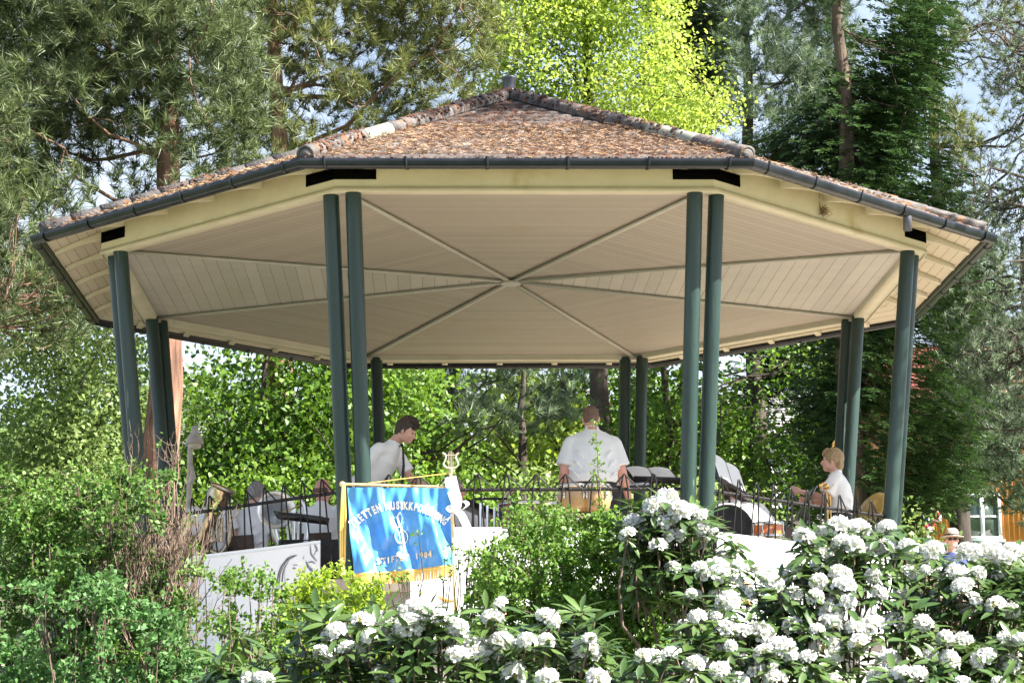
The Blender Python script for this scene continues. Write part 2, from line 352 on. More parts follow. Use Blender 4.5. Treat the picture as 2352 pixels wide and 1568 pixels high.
for k in range(8):
    A = oct_(k, RB-.16, 5.165); B = V(0, 0, 5.213)+oct_(k, .1); d = unit(B-A); s = unit(np.cross(d, V(0, 0, 1)))*.022
    m = MB(); v = [A-s, A+s, B+s, B-s]; v = v+[q+V(0, 0, -.022) for q in v]
    m.add(v, [(0, 1, 2, 3), (4, 7, 6, 5), (0, 4, 5, 1), (1, 5, 6, 2), (2, 6, 7, 3), (3, 7, 4, 0)])
    m.build('ceiling_rib', CEILL, BS)
m = MB(); m.prism([oct_(k, .11)[:2] for k in range(8)], 5.178, 5.20); m.build('ceiling_hub', CEILL, BS)
# soffit boards and rafter tails
def zs(r_): return ZE + 0.005 + (RE-r_)*0.395      # underside of the roof at apothem scale r
for k in range(8):
    m = MB(); n = 7
    for i in range(n):
        ra, rb = RB-.1+(RE-.0-RB+.1)*i/n, RB-.1+(RE-.0-RB+.1)*(i+.96)/n
        v = [oct_(k, ra, zs(ra)), oct_(k+1, ra, zs(ra)), oct_(k+1, rb, zs(rb)), oct_(k, rb, zs(rb))]
        m.add(v, [(0, 1, 2, 3)], var=rng.uniform(.1, .9))
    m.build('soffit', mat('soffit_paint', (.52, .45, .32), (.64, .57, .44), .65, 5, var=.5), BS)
    e = unit(oct_(k+1, 1)-oct_(k, 1)); c0 = unit(oct_(k+1, 1)+oct_(k, 1)); ap_ = math.cos(R_(22.5))
    for j in range(5):
        off = (j-2)*0.66; m = MB(); ap0, ap1 = (RB-.02)*ap_, (RE-.03)*ap_; prof = []
        for t in np.linspace(0, 1, 6):
            a_ = ap0+(ap1-ap0)*t; zt = zs(a_/ap_)-.004; dep = 0.10-0.06*t - 0.02*math.sin(t*PI)
            prof.append((a_, zt, zt-dep))
        v = []
        for a_, zt, zb in prof:
            for s in (-.035, .035):
                v += [c0*a_+e*(off+s)+V(0, 0, zt), c0*a_+e*(off+s)+V(0, 0, zb)]
        f = []
        for i in range(5):
            b0, b1 = i*4, i*4+4
            f += [(b0, b1, b1+1, b0+1), (b0+2, b0+3, b1+3, b1+2), (b0+1, b1+1, b1+3, b0+3)]
        f += [(20, 22, 23, 21)]
        m.add(v, f); m.build('rafter_tail', CREAM, BS)
# roof: eight tiled faces with moss
SLOPE = (APEX-(ZE+.05))/RE
def zr(r_): return ZE+.05+(RE+.02-r_)*SLOPE
rng = np.random.default_rng(5)
def noise3(p, sc, seed):
    rg = np.random.default_rng(seed); out = 0
    for i in range(5):
        k = rg.normal(size=3)*sc*(1.5**i)*.6; out = out+np.sin(p@k+rg.uniform(0, 6.28))*(0.8**i)
    return out/2.2
ROOF = MB()
courses = 17
for k in range(8):
    A, B = oct_(k, 1), oct_(k+1, 1)
    for i in range(courses):
        ra, rb = RE+.03-(RE)*i/courses, RE+.03-(RE)*(i+1.08)/courses
        if rb < .02: rb = .02
        ncol = max(2, int(26*ra/RE)); T = np.linspace(0, 1, ncol*2+1)
        pa = np.outer(1-T, A*ra)+np.outer(T, B*ra); pb = np.outer(1-T, A*rb)+np.outer(T, B*rb)
        wav = 0.010*np.cos(np.arange(len(T))*PI)
        pa[:, 2] = zr(ra)+.028+wav+rng.normal(0, .003, len(T)); pb[:, 2] = zr(rb)+.004+wav*.4
        lo = pa.copy(); lo[:, 2] -= .03
        n = len(T); kx = np.arange(n-1)
        ROOF.add(np.vstack([lo, pa, pb]), np.concatenate([np.stack([kx, kx+1, kx+1+n, kx+n], 1), np.stack([kx+n, kx+1+n, kx+1+2*n, kx+2*n], 1)]), var=.5)
    # boarding underneath, so the roof is closed
    ROOF.add([oct_(k, RE, ZE+.035), oct_(k+1, RE, ZE+.035), V(0, 0, APEX-.08)], [(2, 1, 0)])
    ROOF.add([oct_(k, RE, ZE+.035), oct_(k+1, RE, ZE+.035), oct_(k+1, RE+.03, zr(RE)+.0), oct_(k, RE+.03, zr(RE)+.0)], [(0, 1, 2, 3)])
roof = ROOF.build('roof', TILE, BS)
# moss: small ragged tufts and needles lying on the tiles
MO = MB(); nt_ = 46000
kk = rng.choice(8, nt_, p=[.36, .18, .07, .03, .03, .03, .08, .22]); rr = (RE+.03)*np.sqrt(rng.uniform(.004, 1, nt_)); tt = rng.uniform(0, 1, nt_)
AA = np.array([oct_(k, 1) for k in range(9)]); pos = AA[kk]*(1-tt)[:, None]*rr[:, None]+AA[kk+1]*tt[:, None]*rr[:, None]
pos[:, 2] = zr(rr)+.012
dn = noise3(pos, 1.7, 4)
keep = (dn+rng.uniform(-.5, .8, nt_)) > -.15; pos = pos[keep]; nk = len(pos)
nrm = unit(np.stack([pos[:, 0]*0, pos[:, 1]*0, np.ones(nk)], 1)); an = rng.uniform(0, 2*PI, nk); sz = rng.uniform(.010, .034, nk)
vv = []
for j, (dx, hh) in enumerate(((0, 0), (2.1, 0), (4.2, 0))):
    vv.append(pos+np.stack([np.cos(an+dx)*sz, np.sin(an+dx)*sz, -.004+0*sz], 1))
top = pos+np.stack([rng.normal(0, .008, nk), rng.normal(0, .008, nk), sz*rng.uniform(.25, .8, nk)], 1)
vt = np.stack([vv[0], vv[1], vv[2], top], 1).reshape(-1, 3); b = np.arange(nk)*4
MO.add(vt, np.concatenate([np.stack([b, b+1, b+3], 1), np.stack([b+1, b+2, b+3], 1), np.stack([b+2, b, b+3], 1)]), var=np.tile(rng.uniform(0, 1, nk), 3))
mo = MO.build('moss', MOSS, roof); tag(mo, kind='stuff')
# loose needles
ND = MB(); nn_ = 9000; kk = rng.choice([0, 0, 0, 1, 7], nn_); rr = (RE+.05)*rng.uniform(.35, 1, nn_)**.6; tt = rng.uniform(0, 1, nn_)
pos = AA[kk]*(1-tt)[:, None]*rr[:, None]+AA[kk+1]*tt[:, None]*rr[:, None]; pos[:, 2] = zr(rr)+rng.uniform(.03, .055, nn_)
an = rng.uniform(0, 2*PI, nn_); d = np.stack([np.cos(an), np.sin(an), rng.uniform(-.5, .4, nn_)], 1)*.035
sd_ = np.stack([-np.sin(an), np.cos(an), 0*an], 1)*.0022; up_ = V(0, 0, .004)
vt = np.stack([pos-d-sd_, pos-d+sd_+up_, pos+d+up_], 1).reshape(-1, 3); b = np.arange(nn_)*3
ND.add(vt, np.stack([b, b+1, b+2], 1), var=rng.uniform(.5, 1, nn_))
tag(ND.build('fallen_needles', mat('fallen_needles', (.20, .10, .05), (.42, .27, .15), .8, 5, var=.6), roof), kind='stuff')
# hips
for k in range(8):
    m = MB(); mn = MB(); mu = MB(); L0 = oct_(k, RE+.02, zr(RE)+.03); L1 = V(0, 0, APEX+.06); nseg = 17; d = (L1-L0)
    M = align(d, np.cross(d, V(0, 0, 1)))
    for i in range(nseg):
        a0_, a1_ = L0+d*i/nseg, L0+d*(i+1.12)/nseg*1.0
        if i == nseg-1: a1_ = L1
        clean = (k == 0 and i in (4, 5)) or (k == 1 and i in (3, 4, 5))
        tgt = mn if clean else (mu if k < 2 and i > 5 else m); r_a, r_b = (.078, .066) if not clean else (.075, .068)
        th = np.linspace(-PI*.12, PI*1.12, 11); vv = []
        for cc, rd in ((a0_, r_a), (a1_, r_b)):
            jit = 0 if clean else rng.normal(0, .004, 11)
            vv.append(cc+np.outer(np.cos(th)*(rd+jit), M[:, 0])+np.outer(np.sin(th)*(rd+jit), np.sign(M[2, 1] or 1)*M[:, 1]))
        # closing lip at the lower end
        inner = a0_+np.outer(np.cos(th)*(r_a-.02), M[:, 0])+np.outer(np.sin(th)*(r_a-.02), np.sign(M[2, 1] or 1)*M[:, 1])
        kx = np.arange(10)
        tgt.add(np.vstack(vv+[inner]), np.concatenate([np.stack([kx, kx+1, kx+12, kx+11], 1), np.stack([kx, kx+22, kx+23, kx+1], 1)]))
    m.ell(L0+unit(d)*.03-V(0, 0, .01), (.066, .066, .05), M); hip = m.build('ridge', RIDGE, roof)
    if mu.v: mu.build('ridge', RIDGE, roof)
    if mn.v: tag(mn.build('ridge_tile', RIDGEN, roof), label='clean grey ridge tiles without moss')
    # moss bits growing on the ridge
    nb = 420; t = rng.uniform(0.02, 1, nb); pth = rng.uniform(.1, PI-.1, nb); keep = noise3(np.outer(t, d), 1.4, k+40) > -.25
    t, pth = t[keep], pth[keep]; nb = len(t)
    c = L0+np.outer(t, d)+np.outer(np.cos(pth)*.075, M[:, 0])+np.outer(np.sin(pth)*.075, np.sign(M[2, 1] or 1)*M[:, 1])
    an = rng.uniform(0, 6.28, nb); s_ = rng.uniform(.012, .032, nb)
    q = [c+np.stack([np.cos(an+j*2.1)*s_, np.sin(an+j*2.1)*s_, -.006+0*s_], 1) for j in range(3)]+[c+np.stack([0*s_, 0*s_, s_*.8], 1)]
    mm = MB(); vt = np.stack(q, 1).reshape(-1, 3); b = np.arange(nb)*4
    mm.add(vt, np.concatenate([np.stack([b, b+1, b+3], 1), np.stack([b+1, b+2, b+3], 1), np.stack([b+2, b, b+3], 1)]), var=np.tile(rng.uniform(0, .8, nb), 3))
    tag(mm.build('moss', MOSS, hip), kind='stuff')
m = MB(); m.lathe([(.001, APEX+.25), (.078, APEX+.25), (.083, APEX+.235), (.074, APEX+.225), (.074, APEX+.06)], 8, a0=R_(22.5)); m.build('finial', LEAD, roof)
m = MB(); m.lathe([(.078, APEX+.11), (.088, APEX+.09), (.12, APEX+.045), (.20, APEX-.01)], 16); m.build('flashing', COPPER, roof, smooth=True)
# gutters
for k in range(8):
    m = MB(); th = np.linspace(0, PI, 9); rg_ = .043; vv = []
    for kk_ in (k, k+1):
        o = []
        for t in th: o.append(oct_(kk_, RE+.035+(rg_-rg_*math.cos(t))/.924, ZE+.0-rg_*math.sin(t)*1.2))
        o.append(oct_(kk_, RE+.035+2*rg_/.924+.008, ZE+.018)); o.append(oct_(kk_, RE+.035+2*rg_/.924-.006, ZE+.028))
        vv.append(np.array(o))
    n = len(vv[0]); kx = np.arange(n-1); m.add(np.vstack(vv), np.stack([kx, kx+1, kx+1+n, kx+n], 1))
    # dark fascia strip behind the gutter
    g = m.build('gutter', GUT, BS, smooth=False)
    m = MB(); m.add([oct_(k, RE+.004, ZE-.035), oct_(k+1, RE+.004, ZE-.035), oct_(k+1, RE+.004, ZE+.045), oct_(k, RE+.004, ZE+.045), oct_(k, RE+.03, ZE-.035), oct_(k+1, RE+.03, ZE-.035), oct_(k+1, RE+.03, ZE+.045), oct_(k, RE+.03, ZE+.045)],
             [(0, 3, 2, 1), (4, 5, 6, 7), (0, 1, 5, 4), (3, 7, 6, 2)])
    m.build('fascia_board', BLACKP, BS)
    for j in range(6):
        t = (j+.3)/5.6; m = MB(); base = oct_(k, 1)*(1-t)+oct_(k+1, 1)*t; o = []
        for tt_ in th:
            r_ = RE+.035+(rg_-(rg_+.006)*math.cos(tt_))/.924; o.append(base*r_+V(0, 0, ZE+.0-(rg_+.006)*math.sin(tt_)*1.2))
        o.append(base*(RE+.035+2*rg_/.924+.015)+V(0, 0, ZE+.04))
        m.tube(o, [(.014, .004)]*len(o), 4, x0=unit(oct_(k+1, 1)-oct_(k, 1)))
        m.build('bracket', GUT, g)
# gutter outlet on the right front side, tuft of old nest and wire on the beam
q = oct_(1, RE+.07)*.38+oct_(2, RE+.07)*.62
m = MB(); m.lathe([(.04, 0), (.04, -.14), (.034, -.14), (.034, 0)], 14, loc=(q[0], q[1], ZE-.03)); m.build('gutter_outlet', LEAD, BS, smooth=True)
q = oct_(1, RB+.03)*.52+oct_(2, RB+.03)*.48
m = MB(); rng = np.random.default_rng(8)
for i in range(60):
    c = q+rng.normal(0, .022, 3)+V(0, 0, ZB+.09); d = unit(rng.normal(size=3))*.035; m.tube([c-d, c+rng.normal(0, .008, 3), c+d], .0022, 3, cap=False)
m.tube([q+V(-.03, 0, ZB+.30), q+V(-.045, 0, ZB+.2), q+V(-.03, 0, ZB+.1)], .004, 5)
m.build('old_nest', mat('straw_nest', (.16, .10, .05), (.34, .24, .14), .9, 20), BS)
for k, s in ((0, 0), (2, 1), (7, 1)):          # small hooks beside the slots
    pass
# railing
RZ = 2.60
def railpt(k, z, t, off=0.0):
    a, b = oct_(k, ring(z)+off, z), oct_(k+1, ring(z)+off, z); return a*(1-t)+b*t
for k in range(8):
    L = np.linalg.norm(railpt(k, RZ, 1)-railpt(k, RZ, 0)); ra_ = empty('railing'); ra_.parent = BS
    m = MB(); m.tube([railpt(k, RZ, .04), railpt(k, RZ, .96)], .0155, 8); m.build('handrail', IRON, ra_)
    if k != 4:
        m = MB(); m.tube([railpt(k, FLOOR+.12, .05), railpt(k, FLOOR+.12, .95)], .010, 6); m.build('bottom_rail', IRON, ra_)
    m = MB(); nu = 10
    for i in range(nu):
        t = .075+.85*(i+.35)/nu; dt = lambda q_: q_/L
        pk = RZ+.125
        for s in (-1, 1):
            m.tube([railpt(k, pk, t+dt(s*.010), .012), railpt(k, RZ, t+dt(s*.030), .02), railpt(k, FLOOR+.1, t+dt(s*.075), .012)], .0078, 5)
        m.tube([railpt(k, pk-.012, t-dt(.012), .012), railpt(k, pk+.004, t, .014), railpt(k, pk-.012, t+dt(.012), .012)], .0085, 5)
        m.tube([railpt(k, pk-.01, t+dt(.012), .012), railpt(k, RZ+.004, t+dt(.135), 0)], .0068, 5)
        m.tube([railpt(k, pk-.01, t-dt(.012), .012), railpt(k, RZ+.004, t-dt(.105), 0)], .0068, 5) if k in (0, 4) else None
        c = railpt(k, RZ, t+dt(.14)); m.ell(c, (.018, .018, .016), nu=8, nv=5)
        c = railpt(k, RZ, t+dt(.045)); m.ell(c, (.018, .018, .016), nu=8, nv=5)
    m.build('wrought_spikes', IRON, ra_)

# ------------------------------------------------------------------ lettering helper
def text_mesh(txt, size, offset=0.0, res=3):
    cu = bpy.data.curves.new('t', 'FONT'); cu.body = txt; cu.size = size; cu.offset = offset; cu.resolution_u = res; cu.align_x = 'CENTER'
    ob = bpy.data.objects.new('t', cu); COL.objects.link(ob)
    dg = bpy.context.evaluated_depsgraph_get(); me = bpy.data.meshes.new_from_object(ob.evaluated_get(dg))
    v = np.array([x.co[:] for x in me.vertices]).reshape(-1, 3); me.calc_loop_triangles()
    f = np.array([t.vertices[:] for t in me.loop_triangles])
    bpy.data.objects.remove(ob); bpy.data.curves.remove(cu); bpy.data.meshes.remove(me)
    return v, f

# ------------------------------------------------------------------ white sheets tied to the railing
def sheet(k, t0, t1, ztop, zbot, label, seed, deco=None):
    root = empty('cloth_banner', railpt(k, zbot, (t0+t1)/2, .06), label, 'banner', 'white banners on the bandstand railing')
    L = np.linalg.norm(railpt(k, RZ, 1)-railpt(k, RZ, 0)); nx_, nz_ = 40, 14; rg = np.random.default_rng(seed); ph = rg.uniform(0, 6, 4)
    def pt(u, v_, o=0.0):       # u 0..1 along, v 0..1 down
        t = t0+(t1-t0)*u; z = ztop+(zbot-ztop)*v_
        off = .055+o+.008*math.sin(u*9+ph[0])*v_+.005*math.sin(u*21+v_*3+ph[1])*(.3+v_)
        return railpt(k, z, t, off+ring(RZ)-ring(z)) - np.array(root.location)
    m = MB(); g = np.array([pt(i/nx_, j/nz_) for j in range(nz_+1) for i in range(nx_+1)])
    id_ = np.arange(len(g)).reshape(nz_+1, nx_+1); fr = np.stack([id_[:-1, :-1].ravel(), id_[1:, :-1].ravel(), id_[1:, 1:].ravel(), id_[:-1, 1:].ravel()], 1)
    m.add(g, fr); back = unit(-oct_(k, 1)-oct_(k+1, 1))*.004; m.add(g+back, fr[:, ::-1])
    m.build('sheet', FABW, root, smooth=True)
    m = MB(); m.tube([pt(i/20, .035, .004) for i in range(21)], .004, 4); m.build('hem', FABW, root)
    if deco: deco(root, pt, L*(t1-t0), ztop-zbot)
    return root
def strokes(root, pt, lines, mt, name, wd=.004):
    m = MB()
    for ln in lines:
        w_ = wd
        if isinstance(ln, tuple) and len(ln) == 2 and np.isscalar(ln[1]): ln, w_ = ln
        P_ = np.array(ln, float)
        if len(P_) > 2:
            tt_ = np.linspace(0, len(P_)-1, 14); a = np.array([cr(P_, q) for q in tt_])
        else: a = P_
        pts = [pt(x, y, .006) for x, y in a]; r = [max(.0008, w_*math.sin(PI*(i+.6)/(len(pts)+.2))) for i in range(len(pts))]
        m.tube(pts, [(q, .001) for q in r], 6, x0=(0, 0, 1))
    return m.build(name, mt, root)
def cr(Pn, t):
    n = len(Pn); i = min(int(t), n-2); f = t-i
    p0, p1, p2, p3 = Pn[max(i-1, 0)], Pn[i], Pn[i+1], Pn[min(i+2, n-1)]
    return .5*((2*p1)+(-p0+p2)*f+(2*p0-5*p1+4*p2-p3)*f*f+(-p0+3*p1-3*p2+p3)*f**3)
def deco_face(root, pt, W, H):
    # a drawn face: hair strands, brow, eyes, nose
    ls = [([(.86, .18), (.80, .28), (.765, .5), (.755, .9)], .010), ([(.87, .17), (.82, .22), (.79, .34)], .013), ([(.81, .27), (.775, .5), (.77, .85)], .006),
          ([(.825, .25), (.79, .5), (.785, .95)], .007), ([(.845, .36), (.862, .35), (.875, .37)], .003), ([(.843, .42), (.853, .41), (.865, .425)], .006),
          ([(.885, .45), (.89, .50), (.883, .55)], .003), ([(.872, .57), (.882, .58)], .004), ([(.92, .30), (.935, .42), (.955, .5), (.965, .6)], .012), ([(.93, .34), (.955, .33), (.975, .38)], .005),
          ([(.95, .45), (.955, .6), (.95, .8)], .006), ([(.965, .22), (.975, .15), (.98, .1)], .006), ([(.91, .2), (.905, .26)], .004), ([(.97, .55), (.985, .7), (.99, .85)], .005),
          ([(.955, .62), (.975, .75), (.985, .95)], .004), ([(.925, .38), (.915, .55), (.93, .8)], .0025), ([(.80, .3), (.80, .6), (.81, .95)], .003)]
    ls = [([(x, y*.50+.03) for x, y in l], w_) for l, w_ in ls]
    strokes(root, pt, ls, INK, 'drawing')
    strokes(root, pt, [([(.945, .02), (.95, .12), (.985, .2)], .008), ([(.97, .03), (.985, .1)], .012)], INKG, 'corner_print')
def deco_front(root, pt, W, H):
    for ch_, x_ in (('M', .252), ('U', .266)):
        v, f = text_mesh(ch_, .05); m = MB(); m.add(np.array([pt(x_+a[0]/W, .22-a[1]/H, .007) for a in v]), f); m.build('printed_letter', INKG, root)
    strokes(root, pt, [([(.10, .62), (.13, .66), (.17, .67)], .014), ([(.33, .75), (.36, .8), (.40, .79)], .010)], ORNG, 'printed_mark')
def deco_right(root, pt, W, H):
    strokes(root, pt, [([(.16, .58), (.20, .50), (.25, .50), (.29, .56), (.31, .66)], .012), ([(.16, .74), (.20, .67), (.26, .68), (.30, .78)], .026)], ORNG, 'printed_mark')
sheet(7, .10, .872, 2.20, 1.30, 'white banner with a grey pencil drawing of a face, left of the blue parade flag', 1, deco_face)
sheet(0, .17, .93, 2.275, 1.35, 'plain white banner stretched along the front railing behind the flag pole', 2, deco_front)
sheet(1, .07, .62, 2.245, 1.40, 'white banner with orange arcs on the railing right of the front column pair', 3, deco_right)
sheet(1, .66, .95, 2.22, 1.45, 'white banner mostly hidden by flowers near the right column', 4)

# ------------------------------------------------------------------ parade flag
FY = -4.45
sc_ = (P(1000, 1200, FY)-P(900, 1200, FY))[0]/100          # metres per photo pixel there
pole0, pole1 = P(1046, 1400, FY), P(1034, 1078, FY)
FL = empty('parade_flag', (pole0[0]-.02, FY, float(gz(0, FY))), 'blue silk parade flag with gold fringe and lettering on a lyre topped pole', 'flag')
FO = np.array(FL.location)
m = MB(); dpl = pole1-pole0; m.tube([pole0-dpl*1.05-FO, pole0-FO, pole1-FO], [.018, .017, .013], 12); m.build('pole', GOLDP, FL, smooth=True)
xb0, xb1 = P(786, 1111, FY), P(1030, 1118, FY)
m = MB(); m.tube([xb0-FO, xb1-FO], .011, 10); m.ell(xb0-FO, (.026, .022, .022)); m.build('crossbar', GOLDP, FL, smooth=True)
m = MB(); m.tube([P(846, 1109, FY)-FO, P(940, 1097, FY)-FO, P(1032, 1086, FY)-FO], .004, 5); m.build('stay_cord', GOLDC, FL)
m = MB()
for dx in (-6, -1, 5):
    m.tube([P(789+dx*.4, 1112, FY-.02)-FO, P(788+dx, 1200, FY-.02)-FO, P(787+dx*.8, 1285, FY-.02)-FO], .0085, 6)
m.tube([P(787, 1278, FY-.02)-FO, P(787, 1286, FY-.02)-FO, P(786, 1292, FY-.02)-FO, P(785, 1320, FY-.02)-FO], [.018, .024, .020, .032], 10)
m.build('tassel', GOLDC, FL, smooth=True)
A0, A1, B0, B1 = P(797, 1119, FY), P(1034, 1121, FY), P(812, 1322, FY), P(1040, 1301, FY)
def cl(u, v_, o=0.0):
    p = (A0*(1-u)+A1*u)*(1-v_)+(B0*(1-u)+B1*u)*v_
    amp = .35+.65*min(1, v_*2.2)
    tri = lambda q_: math.sin(q_)+.33*math.sin(2*q_+.6)+.12*math.sin(3*q_)
    d = .011*tri(u*36-2.2*v_+.8)*amp*(1-.6*v_)+.026*tri(u*15.5-4.0*v_+1.0)*amp+.034*tri(u*8.2-3.0*v_+.3)*v_+.007*math.sin(u*57+6*v_)*(1-v_)**2+.006*tri(u*24+v_*16)*v_
    d += .006*math.sin(v_*17+u*5)*math.sin(u*3.1)
    return p+V(.006*math.sin(v_*9+u*20)*v_, -.02+d-o, 0)-FO
m = MB(); nu_, nv_ = 150, 70; g = np.array([cl(i/nu_, j/nv_) for j in range(nv_+1) for i in range(nu_+1)])
id_ = np.arange(len(g)).reshape(nv_+1, nu_+1); fr = np.stack([id_[:-1, :-1].ravel(), id_[1:, :-1].ravel(), id_[1:, 1:].ravel(), id_[:-1, 1:].ravel()], 1)
m.add(g, fr); m.add(g+V(0, .003, 0), fr[:, ::-1]); cloth = m.build('cloth', BLUEC, FL, smooth=True)
m = MB(); rg = np.random.default_rng(2)
g2 = []; nf = 230
for i in range(nf):
    u = (i+.5)/nf; a = cl(u, 1.0); hgt = .085; d = rg.normal(0, .0016)
    m.tube([a+V(0, -.002, .012), a+V(d, -.004, -hgt*.5), a+V(2*d, -.003, -hgt)], .0026, 4, cap=False, var=rg.uniform())
m.tube([cl(i/60, 1.0, .003) for i in range(61)], .006, 5)
m.build('fringe', GOLDC, FL)
Wc, Hc = np.linalg.norm(A1-A0), np.linalg.norm(B0-A0)
def put(m, v, f, cx, cy2, ang, sc=1.0):
    ca, sa = math.cos(ang), math.sin(ang)
    out = [cl(cx+(a[0]*ca-a[1]*sa)*sc/Wc, cy2-(a[0]*sa+a[1]*ca)*sc/Hc, .009) for a in v]; m.add(np.array(out), f)
m = MB(); txt = 'TRETTEN MUSIKKFORENING'; Rr = .53; n_ = len(txt); wid = {'I': .45, ' ': .65, 'M': 1.15}
tot = sum(wid.get(c, 1.0) for c in txt); acc = 0; span = 1.56
for c in txt:
    w_ = wid.get(c, 1.0); th_ = -span/2+span*(acc+w_/2)/tot; acc += w_
    if c == ' ': continue
    v, f = text_mesh(c, .088, .0045); v[:, 0] *= .60; put(m, v, f, .485+Rr*math.sin(th_)/Wc, .255+(Rr-Rr*math.cos(th_))/Hc, -th_)
m.build('lettering', WHTXT, cloth)
m = MB(); txt = 'STIFTET 1904'; acc = 0; tot = len(txt)
for i, c in enumerate(txt):
    if c == ' ': continue
    v, f = text_mesh(c, .072, .003); v[:, 0] *= .82; put(m, v, f, .235+.57*(i+.5)/tot, .89-.035*(i/tot), .04)
m.build('lettering', mat('gold_lettering', (.62, .50, .30), (.8, .7, .5), .4, 20), cloth)
# the clef emblem
clef = [(.545, .93), (.49, .85)]
clp = np.array([(.475, .815), (.50, .84), (.53, .80), (.525, .70), (.515, .60), (.50, .50), (.475, .40), (.475, .34), (.50, .30), (.515, .36), (.50, .43), (.45, .50), (.43, .58), (.46, .66), (.52, .67), (.56, .62), (.555, .55), (.51, .51), (.475, .55), (.48, .61)])
m = MB(); tt_ = np.linspace(0, len(clp)-1, 110); pts = [cl(*cr(clp, t), .009) for t in tt_]
m.tube(pts, [(.010+.004*math.sin(i*.09), .0015) for i in range(110)], 6, x0=(1, 0, 0)); m.ell(cl(.472, .80, .005), (.022, .004, .022)); m.build('clef_emblem', WHTXT, cloth)
# lyre
ly = MB(); c = P(1035, 1075, FY)-FO; S = sc_
for s in (-1, 1):
    lp = np.array([(0, 0), (10, 2), (17, 9), (14, 18), (11, 26), (14, 33), (19, 36)], float)*[s, 1]
    pts = [c+V(q[0]*S, 0, q[1]*S) for q in [cr(lp, t) for t in np.linspace(0, 6, 30)]]
    ly.tube(pts, [(.014-.007*i/30, .008) for i in range(30)], 7)
ly.tube([c+V(-14*S, 0, 31*S), c+V(14*S, 0, 31*S)], .004, 5)
for j in (-5, -1.7, 1.7, 5): ly.tube([c+V(j*S, 0, 3*S), c+V(j*S, 0, (42-abs(j))*S)], .0022, 4)
ly.tube([c+V(0, 0, -16*S), c+V(0, 0, 0)], [.012, .02], 8)
ly.build('lyre', mat('old_gilt', (.50, .42, .28), (.62, .55, .42), .4, 12, metal=.5), FL, smooth=True)
# white ribbon bow wound on the pole
m = MB()
def ribbon(pts, w_, n=12, tw=0.0):
    pp = np.array(pts, float); tt_ = np.linspace(0, len(pp)-1, n); q = [cr(pp, t) for t in tt_]; vv = []
    for i, a in enumerate(q):
        d = V(w_*math.cos(tw*i/n), .006*math.sin(i*.9), w_*.45*math.sin(tw*i/n+.5)); vv += [a-d, a+d]
    b = np.arange(n-1)*2; m.add(np.array(vv), np.stack([b, b+1, b+3, b+2], 1)); m.add(np.array(vv)+V(0, .003, 0), np.stack([b+2, b+3, b+1, b], 1))
q = lambda px, py, dy=-.03: P(px, py, FY+dy)-FO
ribbon([q(1034, 1094), q(1040, 1120), q(1048, 1150), q(1046, 1172)], .045, 14, .4)
ribbon([q(1030, 1100), q(1036, 1125), q(1044, 1150)], .035, 12, -.3)
ribbon([q(1046, 1168), q(1062, 1150, -.05), q(1074, 1158, -.06), q(1060, 1170, -.04), q(1046, 1170)], .018, 16, .8)
ribbon([q(1046, 1168), q(1034, 1160, -.05), q(1027, 1166, -.05), q(1036, 1174, -.04), q(1046, 1170)], .014, 14, .8)
ribbon([q(1046, 1170), q(1058, 1180, -.05), q(1066, 1195, -.05), q(1074, 1212, -.04)], .032, 12, .5)
ribbon([q(1046, 1170), q(1040, 1180), q(1028, 1192)], .012, 10, .3)
m.build('ribbon', WRIB, FL, smooth=True)
# ------------------------------------------------------------------ people
def fuse(m, name, mt, parent, vox, it=4):
    o = m.build(name, mt, parent, smooth=True)
    r = o.modifiers.new('fuse', 'REMESH'); r.mode = 'VOXEL'; r.voxel_size = vox; r.use_smooth_shade = True
    if it: s = o.modifiers.new('soften', 'SMOOTH'); s.factor = .5; s.iterations = it
    return o
def capsule(m, a, b, ra, rb, n=12):
    a, b = np.asarray(a, float), np.asarray(b, float); m.tube([a, (a+b)/2, b], [ra, (ra+rb)/2, rb], n); m.ell(a, (ra,)*3); m.ell(b, (rb,)*3)
def hand(m, wr, fdir, palm_n, side, curl=.5, s=1.0):
    """palm, five bent fingers of unequal length; fdir = direction of the fingers, palm_n = out of the back of the hand"""
    f = unit(fdir); nrm = unit(palm_n-f*np.dot(palm_n, f)); x = np.cross(f, nrm)*side
    M = np.stack([x, f, nrm], 1); c = wr+f*.048*s
    m.ell(c, (.040*s, .052*s, .016*s), M)
    for i, (dx, L) in enumerate(((-.030, .062), (-.010, .078), (.010, .084), (.029, .075))):
        k = wr+f*.085*s+x*dx*s; d = f; p = k
        for j, frac in enumerate((.45, .32, .23)):
            ang = curl*(.55+.35*j); d2 = unit(d*math.cos(ang)-nrm*math.sin(ang)); q = p+d2*L*frac*s
            capsule(m, p, q, (.0088-.0008*j)*s, (.0082-.0008*j)*s, 7); p = q; d = d2
    p = wr+f*.030*s+x*.032*s; d = unit(f*.7+x*.75-nrm*.25)
    q = p+d*.038*s; capsule(m, p, q, .0115*s, .0100*s, 8); capsule(m, q, q+unit(d+f*.6-nrm*.4)*.030*s, .0098*s, .0085*s, 8)

